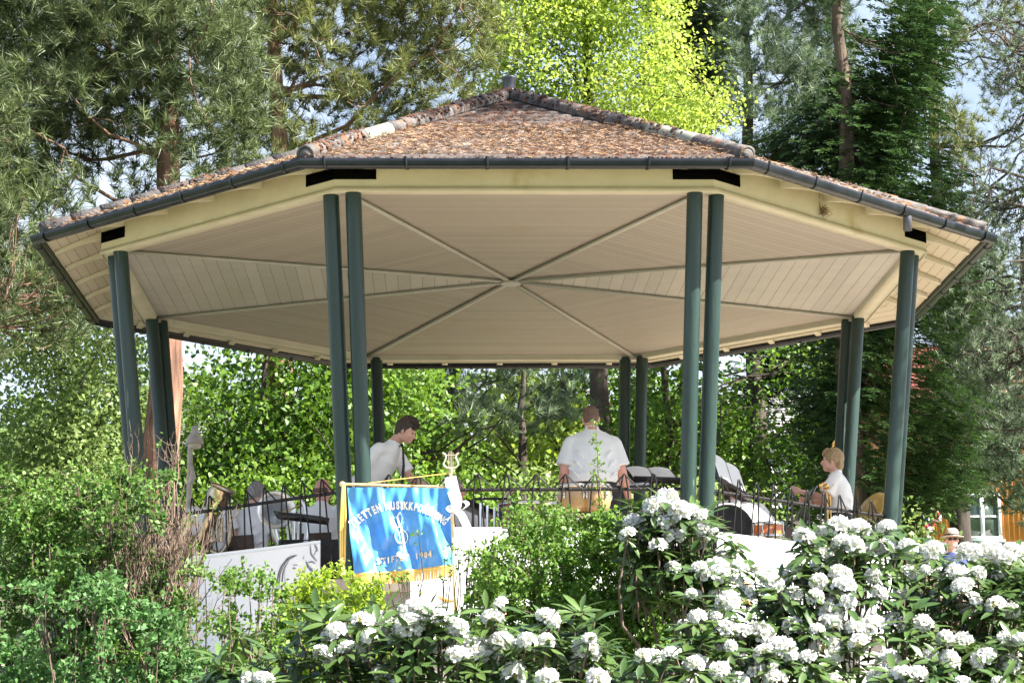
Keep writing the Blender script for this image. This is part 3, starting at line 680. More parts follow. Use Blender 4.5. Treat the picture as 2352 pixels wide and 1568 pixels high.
def head_parts(m, hc, M, ear=True, s=1.0):
    """hc = centre of the skull; M columns: right, forward, up"""
    g = lambda x, y, z: hc+M@V(x, y, z)*s
    m.ell(g(0, -.012, .015), np.array((.076, .096, .105))*s, M, 20, 14)
    m.ell(g(0, .040, -.030), np.array((.062, .055, .075))*s, M, 16, 12)
    m.ell(g(0, .052, -.078), np.array((.042, .040, .034))*s, M)         # chin
    for q in (-1, 1):
        m.ell(g(q*.046, .020, -.062), np.array((.020, .045, .030))*s, M)    # jaw
        m.ell(g(q*.034, .074, -.022), np.array((.020, .016, .020))*s, M)    # cheek
        m.ell(g(q*.030, .082, .022), np.array((.024, .010, .008))*s, M)     # brow
        if ear:
            m.ell(g(q*.078, -.004, -.012), np.array((.008, .020, .032))*s, M @ rotz(-q*.35), 10, 8)
    m.tube([g(0, .086, .012), g(0, .104, -.018), g(0, .108, -.030)], [.008*s, .011*s, .014*s], 8)   # nose
    m.ell(g(0, .104, -.032), np.array((.015, .012, .010))*s, M)
    m.ell(g(0, .088, -.056), np.array((.022, .010, .006))*s, M); m.ell(g(0, .086, -.066), np.array((.018, .010, .006))*s, M)

def person(name_loc, rz, label, J, hair, skin=SKIN, group=None, build=1.0, trousers=BLK, shirt=SHIRT, tie=False, short=True, lean=0.0, head_rot=(0, 0), sitting=False, glasses=False, hat=False, hands=True, hairkind='short', belly=0.0):
    """J: joint positions in the person's own frame (x right, y forward, z up, feet at 0)"""
    root = empty('person', name_loc, label, 'person', group, rz=rz)
    hipz = J.get('hip', V(0, 0, .95)); chest = J['chest']; neck = J['neck']; hc = J['head']; b = build
    Mh = rotz(head_rot[0]) @ rotx(head_rot[1])
    m = MB()
    # continuous body
    m.tube([hipz+V(0, 0, -.08), hipz+V(0, 0, .05), (hipz+chest)/2, chest, neck+V(0, 0, -.05)], [(.13*b, .09*b), (.14*b, .10*b), (.135*b, .095*b), (.15*b, .10*b), (.055, .050)], 16, x0=(1, 0, 0))
    capsule(m, neck-(hc-neck)*.3, hc+Mh@V(0, -.02, -.03), .056*b**.5, .053*b**.5)
    head_parts(m, hc, Mh)
    for s, tagk in ((-1, 'L'), (1, 'R')):
        sh, el, wr = J['sh'+tagk], J['el'+tagk], J['wr'+tagk]
        ba = b**.7; capsule(m, chest*.3+neck*.7+V(s*.05, 0, -.05), sh, .040*ba, .043*ba); capsule(m, sh, el, .046*ba, .039*ba); capsule(m, el, wr, .039*ba, .026*ba)
        mid = el+(wr-el)*.3; m.ell(mid, (.041*b, .041*b, .041*b))
        if hands: hand(m, wr, J.get('fd'+tagk, wr-el), J.get('pn'+tagk, V(s, .3, 0)), s, J.get('curl', .5))
        hp, kn, an = hipz+V(s*.09*b, 0, -.03), J['kn'+tagk], J['an'+tagk]
        capsule(m, hp, kn, .078*b, .052*b); capsule(m, kn, an, .050*b, .034*b); capsule(m, an+V(0, -.04, -.035), an+V(0, .14, -.055), .036, .030)
    body = fuse(m, 'body', skin, root, .009, 3)
    # trousers
    m = MB(); m.tube([hipz+V(0, 0, -.09), hipz+V(0, 0, .02), hipz+V(0, 0, .11)], [(.155*b, .115*b), (.165*b, .125*b), (.155*b+belly*.3, .115*b+belly*.3)], 20, x0=(1, 0, 0))
    for s, tagk in ((-1, 'L'), (1, 'R')):
        hp, kn, an = hipz+V(s*.09*b, 0, -.03), J['kn'+tagk], J['an'+tagk]
        capsule(m, hp, kn, .095*b, .070*b); m.tube([kn, (kn+an)/2, an+(an-kn)*.02], [.070*b, .066*b, .066*b], 14)
    fuse(m, 'trousers', trousers, root, .014, 3)
    m = MB()
    for tagk in 'LR':
        an = J['an'+tagk]; m.ell(an+V(0, .06, -.055), (.048, .135, .038)); m.ell(an+V(0, -.03, -.04), (.042, .055, .045))
    fuse(m, 'shoes', BLK, root, .012, 2)
    # shirt
    m = MB(); up = neck-chest
    m.tube([hipz+V(0, 0, .06), hipz+V(0, 0, .11), hipz*.62+chest*.38+V(0, belly*.4, 0), chest-up*.5, chest+up*.15, chest*.45+neck*.55, neck+V(0, 0, -.012)],
           [(.158*b+belly*.3, .122*b+belly*.4), (.170*b+belly*.5, .135*b+belly*.6), (.170*b+belly*.6, .130*b+belly*.8), (.180*b+belly*.3, .130*b+belly*.4), (.192*b, .125*b), (.160*b, .098*b), (.068*b**.5, .064*b**.5)], 26, x0=(1, 0, 0))
    m.ell(chest*.38+neck*.62, (.135*b, .088*b**.7, .075)); m.ell(chest*.55+neck*.45, (.17*b, .105*b**.7, .08))
    for s, tagk in ((-1, 'L'), (1, 'R')):
        sh, el, wr = J['sh'+tagk], J['el'+tagk], J['wr'+tagk]
        top = chest*.35+neck*.65+V(s*.07*b, 0, -.03)
        capsule(m, top, sh+V(0, 0, -.012), .064*b**.5, .063*b**.5); cf = sh+(el-sh)*(.78 if short else 1.0)
        bb = b**.7; m.tube([sh+(cf-sh)*.02, sh+(cf-sh)*.5, cf], [.060*bb, .069*bb, .076*bb], 16); m.tube([cf-(cf-sh)*.05, cf+(cf-sh)*.01], [.079*bb, .079*bb], 16)
        if not short: capsule(m, el, wr, .05*b, .038*b)
        # a few drag folds
        for q in range(3):
            a = chest+V(s*(.15+.02*q)*b, -.05*b, .02-.09*q); m.tube([a, a+V(-s*.06, -.075*b-belly*.2, -.05), a+V(-s*.10, -.07*b-belly*.3, -.11)], [.006, .014, .006], 6)
    if shirt is SHIRT:
        for s in (-1, 1):
            cb = neck+V(0, 0, .0); m.tube([cb+V(0, -.062, .022), cb+V(s*.052, -.03, .015), cb+V(s*.058, .025, -.006), cb+V(s*.025, .066, -.035)], [.012, .013, .013, .012], 8)
    fuse(m, 'shirt' if shirt is SHIRT else 't_shirt', shirt, root, .011, 3)
    if tie:
        m = MB(); a = neck+V(0, .075, -.035); vv = [a, a+V(0, .012, -.045), a*.6+J.get('tie', chest+V(0, .14, -.25))*.4+V(0, .02, 0), J.get('tie', chest+V(0, .14, -.25))]
        m.ell(a, (.020, .014, .018)); m.tube(vv, [(.012, .006), (.020, .006), (.030, .006), (.036, .006)], 10, x0=(1, 0, 0)); m.build('tie', BLK, root, smooth=True)
    # hair
    rg = np.random.default_rng(int(abs(hc[0]*1000)+len(label))); g = lambda x, y, z: hc+Mh@V(x, y, z)
    if hair:
        m = MB(); hm = hair
        if hairkind == 'short':
            m.ell(g(0, -.020, .026), (.081, .099, .105), Mh, 18, 12); m.ell(g(0, -.062, -.025), (.066, .052, .062), Mh)
            for q in (-1, 1): m.ell(g(q*.070, -.022, -.004), (.012, .034, .040), Mh)
        elif hairkind == 'quiff':
            m.ell(g(0, -.022, .030), (.081, .099, .103), Mh, 18, 12); m.ell(g(0, -.060, -.020), (.066, .052, .062), Mh)
            for q in (-1, 1): m.ell(g(q*.071, -.016, .004), (.013, .042, .045), Mh)
            for i in range(46):
                x_, y_ = rg.uniform(-.055, .055), rg.uniform(-.075, .085); z_ = .105*math.sqrt(max(.05, 1-(x_/.08)**2-((y_+.02)/.1)**2))+.025
                p0 = g(x_, y_, z_-.01); d = unit(V(rg.normal(0, .35), .55+rg.normal(0, .3)+y_*3, 1.0)); m.tube([p0, p0+Mh@d*.030, p0+Mh@(d+V(0, .35, .0))*rg.uniform(.038, .055)], [.013, .011, .005], 6)
        elif hairkind == 'fringe':
            m.ell(g(0, -.018, .026), (.084, .103, .106), Mh, 18, 12); m.ell(g(0, -.060, -.040), (.068, .054, .070), Mh)
            for q in (-1, 1): m.ell(g(q*.068, -.004, .012), (.020, .056, .046), Mh)
            for i in range(26):
                x_ = rg.uniform(-.07, .07); p0 = g(x_, .035, .115); m.tube([p0, g(x_*1.1, .078, .085), g(x_*1.15+rg.normal(0, .006), .094, .05)], [.012, .012, .005], 6)
        elif hairkind == 'crop':
            m.ell(g(0, -.017, .024), (.0785, .0975, .101), Mh, 18, 12); m.ell(g(0, -.054, -.022), (.067, .050, .058), Mh)
        elif hairkind == 'rim':
            for q in (-1, 1): m.ell(g(q*.055, -.052, -.010), (.026, .046, .030), Mh)
            m.ell(g(0, -.082, -.015), (.058, .026, .032), Mh)
        elif hairkind == 'long':
            m.ell(g(0, -.02, .03), (.088, .106, .108), Mh, 18, 12); m.ell(g(0, -.065, -.05), (.078, .058, .10), Mh)
        fuse(m, 'hair', hm, root, .007, 1)
    # eyes
    for q in (-1, 1):
        m = MB(); m.ell(g(q*.031, .0875, .004), (.012, .006, .005), Mh, 10, 8); m.build('eye', mat('eye_dark', (.02, .015, .012), (.05, .03, .02), .2), root, smooth=True)
    if glasses:
        m = MB()
        for q in (-1, 1): m.ell(g(q*.032, .104, .003), (.028, .006, .020), Mh, 14, 8); m.tube([g(q*.058, .098, .006), g(q*.078, .03, .004), g(q*.078, -.01, .0)], .003, 5)
        m.tube([g(-.012, .108, .006), g(.012, .108, .006)], .003, 5); m.build('sunglasses', mat('dark_lens', (.02, .008, .006), (.05, .02, .01), .12), root, smooth=True)
    if hat:
        m = MB(); pr = [(.001, .155), (.050, .150), (.078, .125), (.088, .075), (.093, .052), (.150, .040), (.152, .034), (.092, .044), (.001, .044)]
        v0 = len(m.v); m.lathe([(r, z) for r, z in pr], 28, M=Mh, loc=g(0, -.005, 0)); m.build('straw_hat', STRAW, root, smooth=True)
        m = MB(); m.lathe([(.0945, .052), (.0925, .074)], 28, M=Mh, loc=g(0, -.005, 0)); m.build('hat_band', BROWN, root)
    return root
def stand(**k):
    J = dict(hip=V(0, 0, .95), chest=V(0, 0, 1.32), neck=V(0, 0, 1.53), head=V(0, .02, 1.68), shL=V(-.19, 0, 1.46), shR=V(.19, 0, 1.46), elL=V(-.25, -.03, 1.17), elR=V(.25, -.03, 1.17),
             wrL=V(-.26, .08, .93), wrR=V(.26, .08, .93), knL=V(-.10, .02, .50), knR=V(.10, .02, .50), anL=V(-.11, 0, .10), anR=V(.11, 0, .10)); J.update(k); return J
def sit(**k):
    J = dict(hip=V(0, 0, .50), chest=V(0, .03, .88), neck=V(0, .05, 1.08), head=V(0, .08, 1.22), shL=V(-.19, .03, 1.01), shR=V(.19, .03, 1.01), elL=V(-.24, .12, .74), elR=V(.24, .12, .74),
             wrL=V(-.12, .34, .80), wrR=V(.12, .34, .80), knL=V(-.12, .44, .52), knR=V(.12, .44, .52), anL=V(-.13, .42, .10), anR=V(.13, .42, .10)); J.update(k); return J
def scaleJ(J, s): return {k: (v*s if not np.isscalar(v) and k[:2] not in ('fd', 'pn') else v) for k, v in J.items()}
def at(px, y, z=FLOOR):
    p = P(px, 1200, y); return V(p[0], y, z)

# young man leaning forward over the music, seen from his right side
Jm = stand(hip=V(0, -.30, 1.00), chest=V(0, -.02, 1.36), neck=V(0, .10, 1.545), head=V(0, .22, 1.645), shL=V(-.19, .03, 1.49), shR=V(.19, .02, 1.47), elL=V(-.24, .16, 1.22), wrL=V(-.2, .36, 1.12),
           elR=V(.24, -.17, 1.24), wrR=V(.24, -.14, .99), knL=V(-.10, -.16, .52), knR=V(.10, -.34, .52), anL=V(-.11, -.2, .10), anR=V(.11, -.4, .10), tie=V(0, .17, 1.02), fdR=V(0, .3, -1)); Jm = scaleJ(Jm, .975)
person(at(884, -1.2), -PI/2-.38, 'young man with quiffed brown hair, white shirt and black tie leaning over his music', Jm, HAIRD, tie=True, head_rot=(0, -.42), hairkind='quiff')
# big man with his back to us
Jb = stand(chest=V(0, .02, 1.36), hip=V(0, 0, 1.00), neck=V(.0, .03, 1.58), head=V(.0, .09, 1.69), shL=V(-.20, 0, 1.45), shR=V(.20, 0, 1.45), elL=V(-.275, -.02, 1.16), elR=V(.275, .00, 1.16), wrL=V(-.26, .16, 1.0), wrR=V(.345, .10, .93), curl=.7)
person(at(1363, -1.55), .04, 'broad man in white short sleeved shirt standing with his back turned', Jb, HAIRS, skin=SKINP, build=1.34, head_rot=(-.15, -.12), hairkind='crop', belly=.02)
# boy with the trombone
Jt = stand(chest=V(0, .0, 1.30), neck=V(0, .03, 1.50), head=V(0, .06, 1.645), shL=V(-.17, .02, 1.43), shR=V(.17, .02, 1.43), elL=V(-.22, .16, 1.19), wrL=V(-.15, .42, 1.28), elR=V(.22, .10, 1.17), wrR=V(.14, .33, 1.20), tie=V(0, .14, 1.08), curl=1.0)
Jt = scaleJ(Jt, .862)
person(at(1928, -.55), PI/2-.22, 'fair haired boy in white shirt facing left with a music folder', Jt, HAIRB, tie=True, build=.98, hairkind='fringe')
# seated players
person(at(572, -.4), -.55, 'seated grey haired man in white shirt beside the silver tuba bell', scaleJ(sit(head=V(.03, .10, 1.215)), .93), HAIRG, build=1.15, head_rot=(-.25, -.25), group=None)
person(at(735, -.6), -.30, 'seated bald man in white shirt just left of the front column pair', scaleJ(sit(), .93), HAIRS, skin=SKINP, build=1.08, head_rot=(-.15, -.2), hairkind='rim')
person(at(476, -.5), -.5, 'seated dark haired player in white shirt half hidden behind the twiggy shrub', scaleJ(sit(head=V(.0, .16, 1.14), neck=V(0, .10, 1.04)), .95), HAIRD, build=1.1, head_rot=(-.2, -.4), hairkind='long')
person(at(1048, -.6), -.5, 'seated player in white shirt showing beside the flag ribbon', scaleJ(sit(head=V(-.06, .08, 1.22)), .94), HAIRG, skin=SKINP, build=1.12, head_rot=(-.9, -.1), hairkind='crop')
person(at(1755, -1.1), .8, 'drummer bending low behind the orange snare drum', scaleJ(sit(chest=V(0, .12, .80), neck=V(0, .27, .94), head=V(0, .36, 1.03), shL=V(-.19, .2, .93), shR=V(.19, .2, .93), elL=V(-.32, .36, .86), wrL=V(-.30, .50, 1.02)), .98), HAIRD, build=1.1, head_rot=(.2, -.7), hairkind='long')
p_ = P(2188, 1290, 6.3)
person((p_[0], 6.3, P(2188, 1218, 6.3)[2]-1.80), PI-.15, 'man in straw hat, sunglasses and navy shirt behind the white rhododendron', stand(), HAIRG, shirt=NAVY, glasses=True, hat=True, build=1.08, trousers=mat('beige_cotton', (.35, .28, .2), None, .8), hairkind='crop')

# ------------------------------------------------------------------ instruments and stands
def chair(x, y, rz):
    t = empty('chair', (x, y, FLOOR), rz=rz)
    m = MB(); m.box((0, 0, .45), (.42, .40, .035)); m.build('seat', BROWN, t)
    m = MB(); m.box((0, -.20, .60), (.38, .022, .20), M=rotx(.12)); m.build('backrest', BROWN, t)
    for a in (-1, 1):
        for b_ in (-1, 1):
            m = MB(); m.tube([(a*.18, b_*.17, .43), (a*.20, b_*.20, 0)], .010, 8); m.build('leg', BLACKP, t)
        m = MB(); m.tube([(a*.19, -.185, .44), (a*.19, -.212, .70)], .010, 8); m.build('back_post', BLACKP, t)
    return t
for px, y, rz, lb in ((570, -.37, -.5, 'brown chair under the seated grey haired man'), (733, -.55, -.3, 'brown chair under the bald man'), (476, -.45, -.5, 'brown chair under the player behind the twiggy shrub'),
                      (1048, -.55, -.5, 'brown chair under the player beside the flag ribbon'), (1752, -1.05, .8, 'brown chair under the bending drummer')):
    q = at(px, y); tag(chair(q[0], q[1], rz), lb, 'chair', 'chairs of the seated players')
# silver tuba bell turned to us, and the brass tuba at the left
def tuba(loc, label, bell, belldir, rb, mt, body_h=.75, dark=False):
    t = empty('tuba', loc, label, 'tuba'); bell = np.asarray(bell, float); d = unit(belldir); M = align(d)
    m = MB(); pr = [(.035, -.62), (.045, -.45), (.060, -.30), (.085, -.17), (.12, -.08), (rb*.80, -.025), (rb, 0), (rb+.006, .004), (rb-.004, .004), (rb*.78, -.018), (.115, -.07), (.08, -.16), (.055, -.30), (.03, -.5), (.001, -.5)]
    m.lathe(pr, 40, M=M, loc=bell); m.build('bell', mt, t, smooth=True)
    m = MB(); e = bell-d*.62; pts = [e, e+V(.02, .0, -.10), V(e[0]+.10, e[1], .42), V(e[0]+.22, e[1], .40), V(e[0]+.30, e[1], .55), V(e[0]+.28, e[1]+.02, .85), V(e[0]+.16, e[1]+.03, .92), V(e[0]+.12, e[1]+.03, .6)]
    pp = np.array(pts); q = [cr(pp, s_) for s_ in np.linspace(0, len(pp)-1, 50)]; m.tube(q, list(np.linspace(.036, .012, 50)), 12); m.build('tubing', mt, t, smooth=True)
    for j in range(3):
        m = MB(); c = V(e[0]+.14+.045*j, e[1]-.02, .72); m.tube([c, c-V(0, 0, .22)], .018, 12); m.tube([c, c+V(0, 0, .03)], .006, 8); m.ell(c+V(0, 0, .035), (.014, .014, .005)); m.build('valve', mt, t, smooth=True)
    return t
q = P(634, 1170, -2.25); tuba((q[0]-.02, -2.0, FLOOR), 'silver tuba with its round bell facing out between two seated men', (q-V(q[0]-.02, -2.0, FLOOR)), V(.10, -1, .12), .17, SILV)
q = P(512, 1120, -1.9); tuba((q[0], -1.7, FLOOR), 'brassy tuba with upturned bell beside the seated grey haired man', (q-V(q[0], -1.7, FLOOR)), V(.45, -.25, 1), .125, mat('aged_brass', (.45, .36, .24), (.62, .52, .38), .25, 6, metal=1))
def music_stand(px, y, ztop, label, yaw=0.0, tilt=.5, roll=0.0, sheets=True, mt=BLACKP, w_=.50, h_=.34):
    c = at(px, y); t = empty('music_stand', c, label, 'music stand', 'music stands'); M = rotz(yaw) @ rotx(-tilt) @ roty(roll); h = ztop-FLOOR
    m = MB(); m.box((0, 0, h), (w_, .012, h_), M=M); m.box(V(0, 0, h)+M@V(0, -.03, -h_/2), (w_, .06, .01), M=M); m.build('desk', mt, t)
    m = MB(); m.tube([(0, 0, h-.05), (0, 0, .18)], .011, 8); m.build('shaft', BLACKP, t)
    for a in range(3):
        m = MB(); m.tube([(0, 0, .22), (.26*math.cos(a*2.09), .26*math.sin(a*2.09), .01)], .007, 6); m.build('leg', BLACKP, t)
    if sheets:
        s = empty('sheet_music', (c[0], c[1], FLOOR+h), 'white music sheets on the ' + label.replace('black ', '').split(' with')[0], 'sheet music', 'sheets on music stands')
        for k_ in (-1, 1):
            m = MB(); vv = []
            for i in range(7):
                for j in range(3):
                    x_ = k_*(.006+.215*i/6); vv.append(M@V(x_, -.014-.016*math.sin(i/6*PI), (j-1)*.14+.03))
            f = [(i*3+j, i*3+j+1, i*3+j+4, i*3+j+3) for i in range(6) for j in range(2)]; m.add(vv, f); m.build('page', PAPER, s, smooth=True)
    return t
music_stand(690, -2.45, 2.50, 'black music stand with tilted bare desk in front of the bald man', yaw=.5, tilt=1.2, roll=.25, sheets=False, w_=.46, h_=.28)
music_stand(1440, -1.0, 3.0, 'black music stand right of the broad man', yaw=-.15, tilt=.95)
music_stand(1500, -.9, 3.08, 'black music stand left of the right front column pair', yaw=.25, tilt=1.05)
music_stand(1676, -1.4, 3.0, 'black music stand with steeply tilted sheets above the bass drum', yaw=.95, tilt=.45, roll=.30)
music_stand(1850, -.9, 2.80, 'black music stand before the fair haired boy', yaw=PI/2, tilt=-.5, sheets=False)
music_stand(1100, -1.2, 2.72, 'black music stand beside the player behind the ribbon', yaw=PI/2+.2, tilt=1.2, sheets=False)
q = P(650, 1178, -2.5); r2 = P(690, 1158, -2.45); m = MB(); c0 = (q+r2)/2
t = empty('wooden_mute', c0, 'small wooden stick lying on the tilted black music desk', 'drumstick'); m.tube([q-c0, r2-c0], [.010, .006], 8); m.ell(q-c0, (.016, .016, .022)); m.build('stick', WOODL, t)
def drum(name, label, loc, prof, mt, rim, headr, headz, M=None, extra=None, cat='drum', stand_=True, headmat=None, lugs=6):
    t = empty(name, loc, label, cat); MM = np.eye(3) if M is None else M
    m = MB(); m.lathe(prof, 36, M=MM); m.build('shell', mt, t, smooth=True)
    m = MB(); m.lathe([(headr-.004, headz-.028), (headr+.008, headz-.028), (headr+.010, headz+.004), (headr-.004, headz+.006), (headr-.004, headz-.028)], 36, M=MM); m.build('hoop', rim, t, smooth=True)
    m = MB(); m.lathe([(.001, headz), (headr-.004, headz)], 36, M=MM); m.build('drumhead', headmat or PAPER, t)
    for i in range(lugs):
        a = i*2*PI/lugs+.3; r_ = max(p[0] for p in prof)+.010; m = MB(); m.tube([MM@V(r_*math.cos(a), r_*math.sin(a), headz-.01), MM@V(r_*math.cos(a), r_*math.sin(a), headz-.14)], .005, 6); m.box(MM@V(r_*math.cos(a), r_*math.sin(a), headz-.10), (.02, .02, .04), M=MM@rotz(a)); m.build('tension_rod', CHROME, t)
    return t
q = at(1214, -1.9)
kt = drum('kettledrum', 'dark red kettledrum standing behind the front railing', (q[0], -1.9, FLOOR), [(.001, .12), (.12, .14), (.21, .24), (.27, .42), (.285, .66), (.285, .80)], WOODR, CHROME, .285, .82, headmat=mat('drum_skin', (.55, .42, .36), None, .5))
for i in range(4):
    a = i*PI/2+.5; m = MB(); m.tube([(.30*math.cos(a), .30*math.sin(a), .76), (.31*math.cos(a), .31*math.sin(a), .0)], .012, 8); m.build('leg', BLACKP, kt)
for px, lb in ((1317, 'pale wooden conga drum, left one of the pair in front of the broad man'), (1369, 'pale wooden conga drum, right one of the pair in front of the broad man')):
    q = at(px, -2.35); z = P(px, 1113, -2.35)[2]-FLOOR
    t = drum('conga_drum', lb, (q[0], -2.35, FLOOR), [(.001, z-.25), (.100, z-.25), (.128, z-.19), (.140, z-.12), (.132, z-.04), (.120, z)], WOODL, CHROME, .126, z, lugs=5); t['group'] = 'conga drums'
    m = MB(); m.lathe([(.001, z-.255), (.095, z-.255), (.10, z-.40), (.075, z-.42), (.03, z-.44), (.03, .03), (.2, .02), (.2, 0)], 20); m.build('stand', BLACKP, t)
q = P(1763, 1203, -2.3); sn = drum('snare_drum', 'orange snare drum with chrome hoops on a stand behind the railing', (q[0], -2.3, q[2]-.12), [(.136, 0), (.136, .12)], WOODO, CHROME, .138, .128, lugs=8)
m = MB(); m.lathe([(.134, .018), (.148, .018), (.148, -.012), (.134, -.012), (.134, .018)], 36); m.build('bottom_hoop', CHROME, sn, smooth=True)
hh = q[2]-.12-FLOOR; m = MB(); m.tube([(0, 0, -.02), (0, 0, -hh+.2)], .012, 8); [m.tube([(0, 0, -hh+.25), (.25*math.cos(a), .25*math.sin(a), -hh+.01)], .008, 6) for a in (0, 2.1, 4.2)]; m.build('stand', CHROME, sn)
q = P(1683, 1228, -2.0)
bd = drum('bass_drum', 'bass drum with white shell lying on its side behind the right railing', (q[0], -2.0, q[2]), [(.255, -.18), (.255, .18)], WHPAINT, WHPAINT, .262, .186, M=align(V(-.45, -1, 0)), headmat=BLK, lugs=8)
m = MB(); m.lathe([(.001, .1895), (.255, .1895)], 36, M=align(V(-.45, -1, 0))); 
for s in (-1, 1):
    m2 = MB(); m2.tube([(s*.2, 0, -.18), (s*.27, .0, -(q[2]-FLOOR)+.01)], .011, 8); m2.build('leg', CHROME, bd)
# cymbals on stands right of the boy
def cymbal(px, py, y, label, nrm, r):
    q = P(px, py, y); t = empty('cymbal', (q[0], y, FLOOR), label, 'cymbal', 'cymbals on stands'); h = q[2]-FLOOR
    m = MB(); m.lathe([(.001, .030), (.025, .026), (.045, .010), (r*.6, .004), (r, -.004), (r, -.007), (.04, .004), (.001, .012)], 36, M=align(nrm), loc=(0, 0, h)); m.build('disc', mat('cymbal_bronze', (.48, .36, .14), (.66, .52, .24), .3, 9, metal=.9), t, smooth=True)
    m = MB(); m.tube([(0, 0, h+.03), (0, 0, .2)], .010, 8); [m.tube([(0, 0, .3), (.25*math.cos(a), .25*math.sin(a), .01)], .007, 6) for a in (.4, 2.5, 4.6)]; m.build('stand', CHROME, t)
cymbal(2003, 1165, .2, 'tilted bronze cymbal next to the right column, the left larger one', V(-.75, -.55, .55), .19)
cymbal(2024, 1170, .5, 'tilted bronze cymbal nearest the right column, the narrower one', V(-.95, -.25, .35), .17)
# trombone held by the boy
q = P(1897, 1118, -.75); t = empty('trombone', q, 'brass trombone held upright in front of the fair haired boy', 'trombone')
m = MB(); m.lathe([(.075, .0), (.060, -.012), (.035, -.035), (.018, -.09), (.012, -.22), (.009, -.45)], 28, M=align(V(-.25, -.55, .8)), loc=(0, 0, .02)); m.build('bell', BRASS, t, smooth=True)
m = MB(); m.tube([(0, 0, 0), (.004, .0, -.2), (0, .02, -.55)], .010, 10); m.tube([(.04, .02, .06), (.04, .03, -.3), (.03, .03, -.60)], .008, 10); m.tube([(.0, .02, -.55), (.015, .025, -.585), (.03, .03, -.60)], .008, 10); m.ell((0, 0, .0), (.034, .034, .034)); m.build('slide', BRASS, t, smooth=True)
q = P(1920, 1028, 2.3); t = empty('lyre_standard', (q[0], 2.3, FLOOR), 'gilded oval finial on a thin pole behind the right rear columns', 'standard'); h = q[2]-FLOOR
m = MB(); a = np.linspace(0, 2*PI, 33); m.tube([(0.042*math.cos(x_), 0, h+.085*math.sin(x_)) for x_ in a], .009, 8); [m.tube([(-.04, 0, h+z_), (.04, 0, h+z_)], .006, 6) for z_ in (-.05, -.025, 0, .025, .05)]; m.build('finial', BRASS, t, smooth=True)
m = MB(); m.tube([(0, 0, h-.08), (0, 0, 0)], .010, 8); m.build('pole', GOLDP, t)
# brass horn resting on a frame, left of the kettledrum
q = P(1183, 1133, -.9); t = empty('french_horn', (q[0], -.9, FLOOR), 'brass horn with round coils seen above the front railing', 'horn'); h = q[2]-FLOOR
m = MB(); a = np.linspace(0, 2*PI, 40)
for rr_, dy in ((.10, 0), (.075, .03)): m.tube([(rr_*math.cos(x_), dy, h-.05+rr_*math.sin(x_)) for x_ in a], .013, 8)
m.build('coil', MATS['aged_brass'], t, smooth=True)
m = MB(); m.lathe([(.13, 0), (.09, -.02), (.04, -.08), (.015, -.2)], 28, M=align(V(.3, .9, -.1)), loc=(.02, .03, h-.16)); m.build('bell', MATS['aged_brass'], t, smooth=True)
m = MB(); m.tube([(0, 0, h-.15), (0, 0, .02)], .012, 8); m.lathe([(.001, .03), (.16, .02), (.16, 0)], 20); m.build('stand', BLACKP, t)
# glockenspiel frame seen in chrome uprights beside the ribbon
q = at(1128, -1.7); t = empty('xylophone', (q[0], -1.7, FLOOR), 'upright chimes on a chrome frame left of the red kettledrum', 'chimes')
for j in range(4):
    m = MB(); x_ = -.10+.065*j; m.tube([(x_, 0, .30), (x_, 0, .86-.02*j)], .013, 10); m.build('tube', CHROME, t, smooth=True)
m = MB(); m.tube([(-.17, 0, .90), (.17, 0, .90)], .012, 8); m.tube([(-.17, 0, .90), (-.17, 0, 0)], .012, 8); m.tube([(.17, 0, .90), (.17, 0, 0)], .012, 8); m.build('frame', BLACKP, t)
# big black loudspeaker/case shapes behind the left railing
q = at(712, -2.9); t = empty('instrument_case', (q[0], -2.75, FLOOR), 'black instrument case on end behind the left railing', 'case')
m = MB(); m.prism([(-.26, -.10), (.26, -.10), (.28, -.07), (.28, .08), (.26, .10), (-.26, .10), (-.28, .08), (-.28, -.07)], 0, .40); m.build('shell', BLK, t)
m = MB(); m.tube([(-.06, -.11, .36), (-.05, -.14, .38), (.05, -.14, .38), (.06, -.11, .36)], .008, 6); m.build('handle', CHROME, t)

# ------------------------------------------------------------------ lamp, houses
q = P(437, 1010, 3.5)
t = empty('street_lamp', (q[0], 3.5, float(gz(q[0], 3.5))), 'weathered post lamp with bell shaped cap beside the left pine trunk', 'lamp'); h = q[2]-float(gz(q[0], 3.5)); S = (P(500, 1000, 3.5)-P(400, 1000, 3.5))[0]/100
m = MB(); m.tube([(0, 0, 0), (0, 0, h)], [.045, .030], 12); m.tube([(.02, -.02, h-.5), (.045, -.03, h-.44), (.02, -.02, h-.3)], [.02, .03, .02], 8); m.build('post', LAMPM, t, smooth=True)
m = MB(); m.lathe([(.001, 33*S), (8*S, 32*S), (8*S, 20*S), (13*S, 12*S), (19*S, 3*S), (21*S, -9*S), (19*S, -11*S), (17*S, -10*S)], 20, loc=(.05, 0, h)); m.build('cap', LAMPM, t, smooth=True)
m = MB(); m.lathe([(16*S, -10*S), (15*S, -18*S), (10*S, -20*S), (.001, -20*S)], 20, loc=(.05, 0, h)); m.build('lamp_glass', mat('milky_glass', (.62, .55, .46), (.7, .64, .56), .3), t, smooth=True)

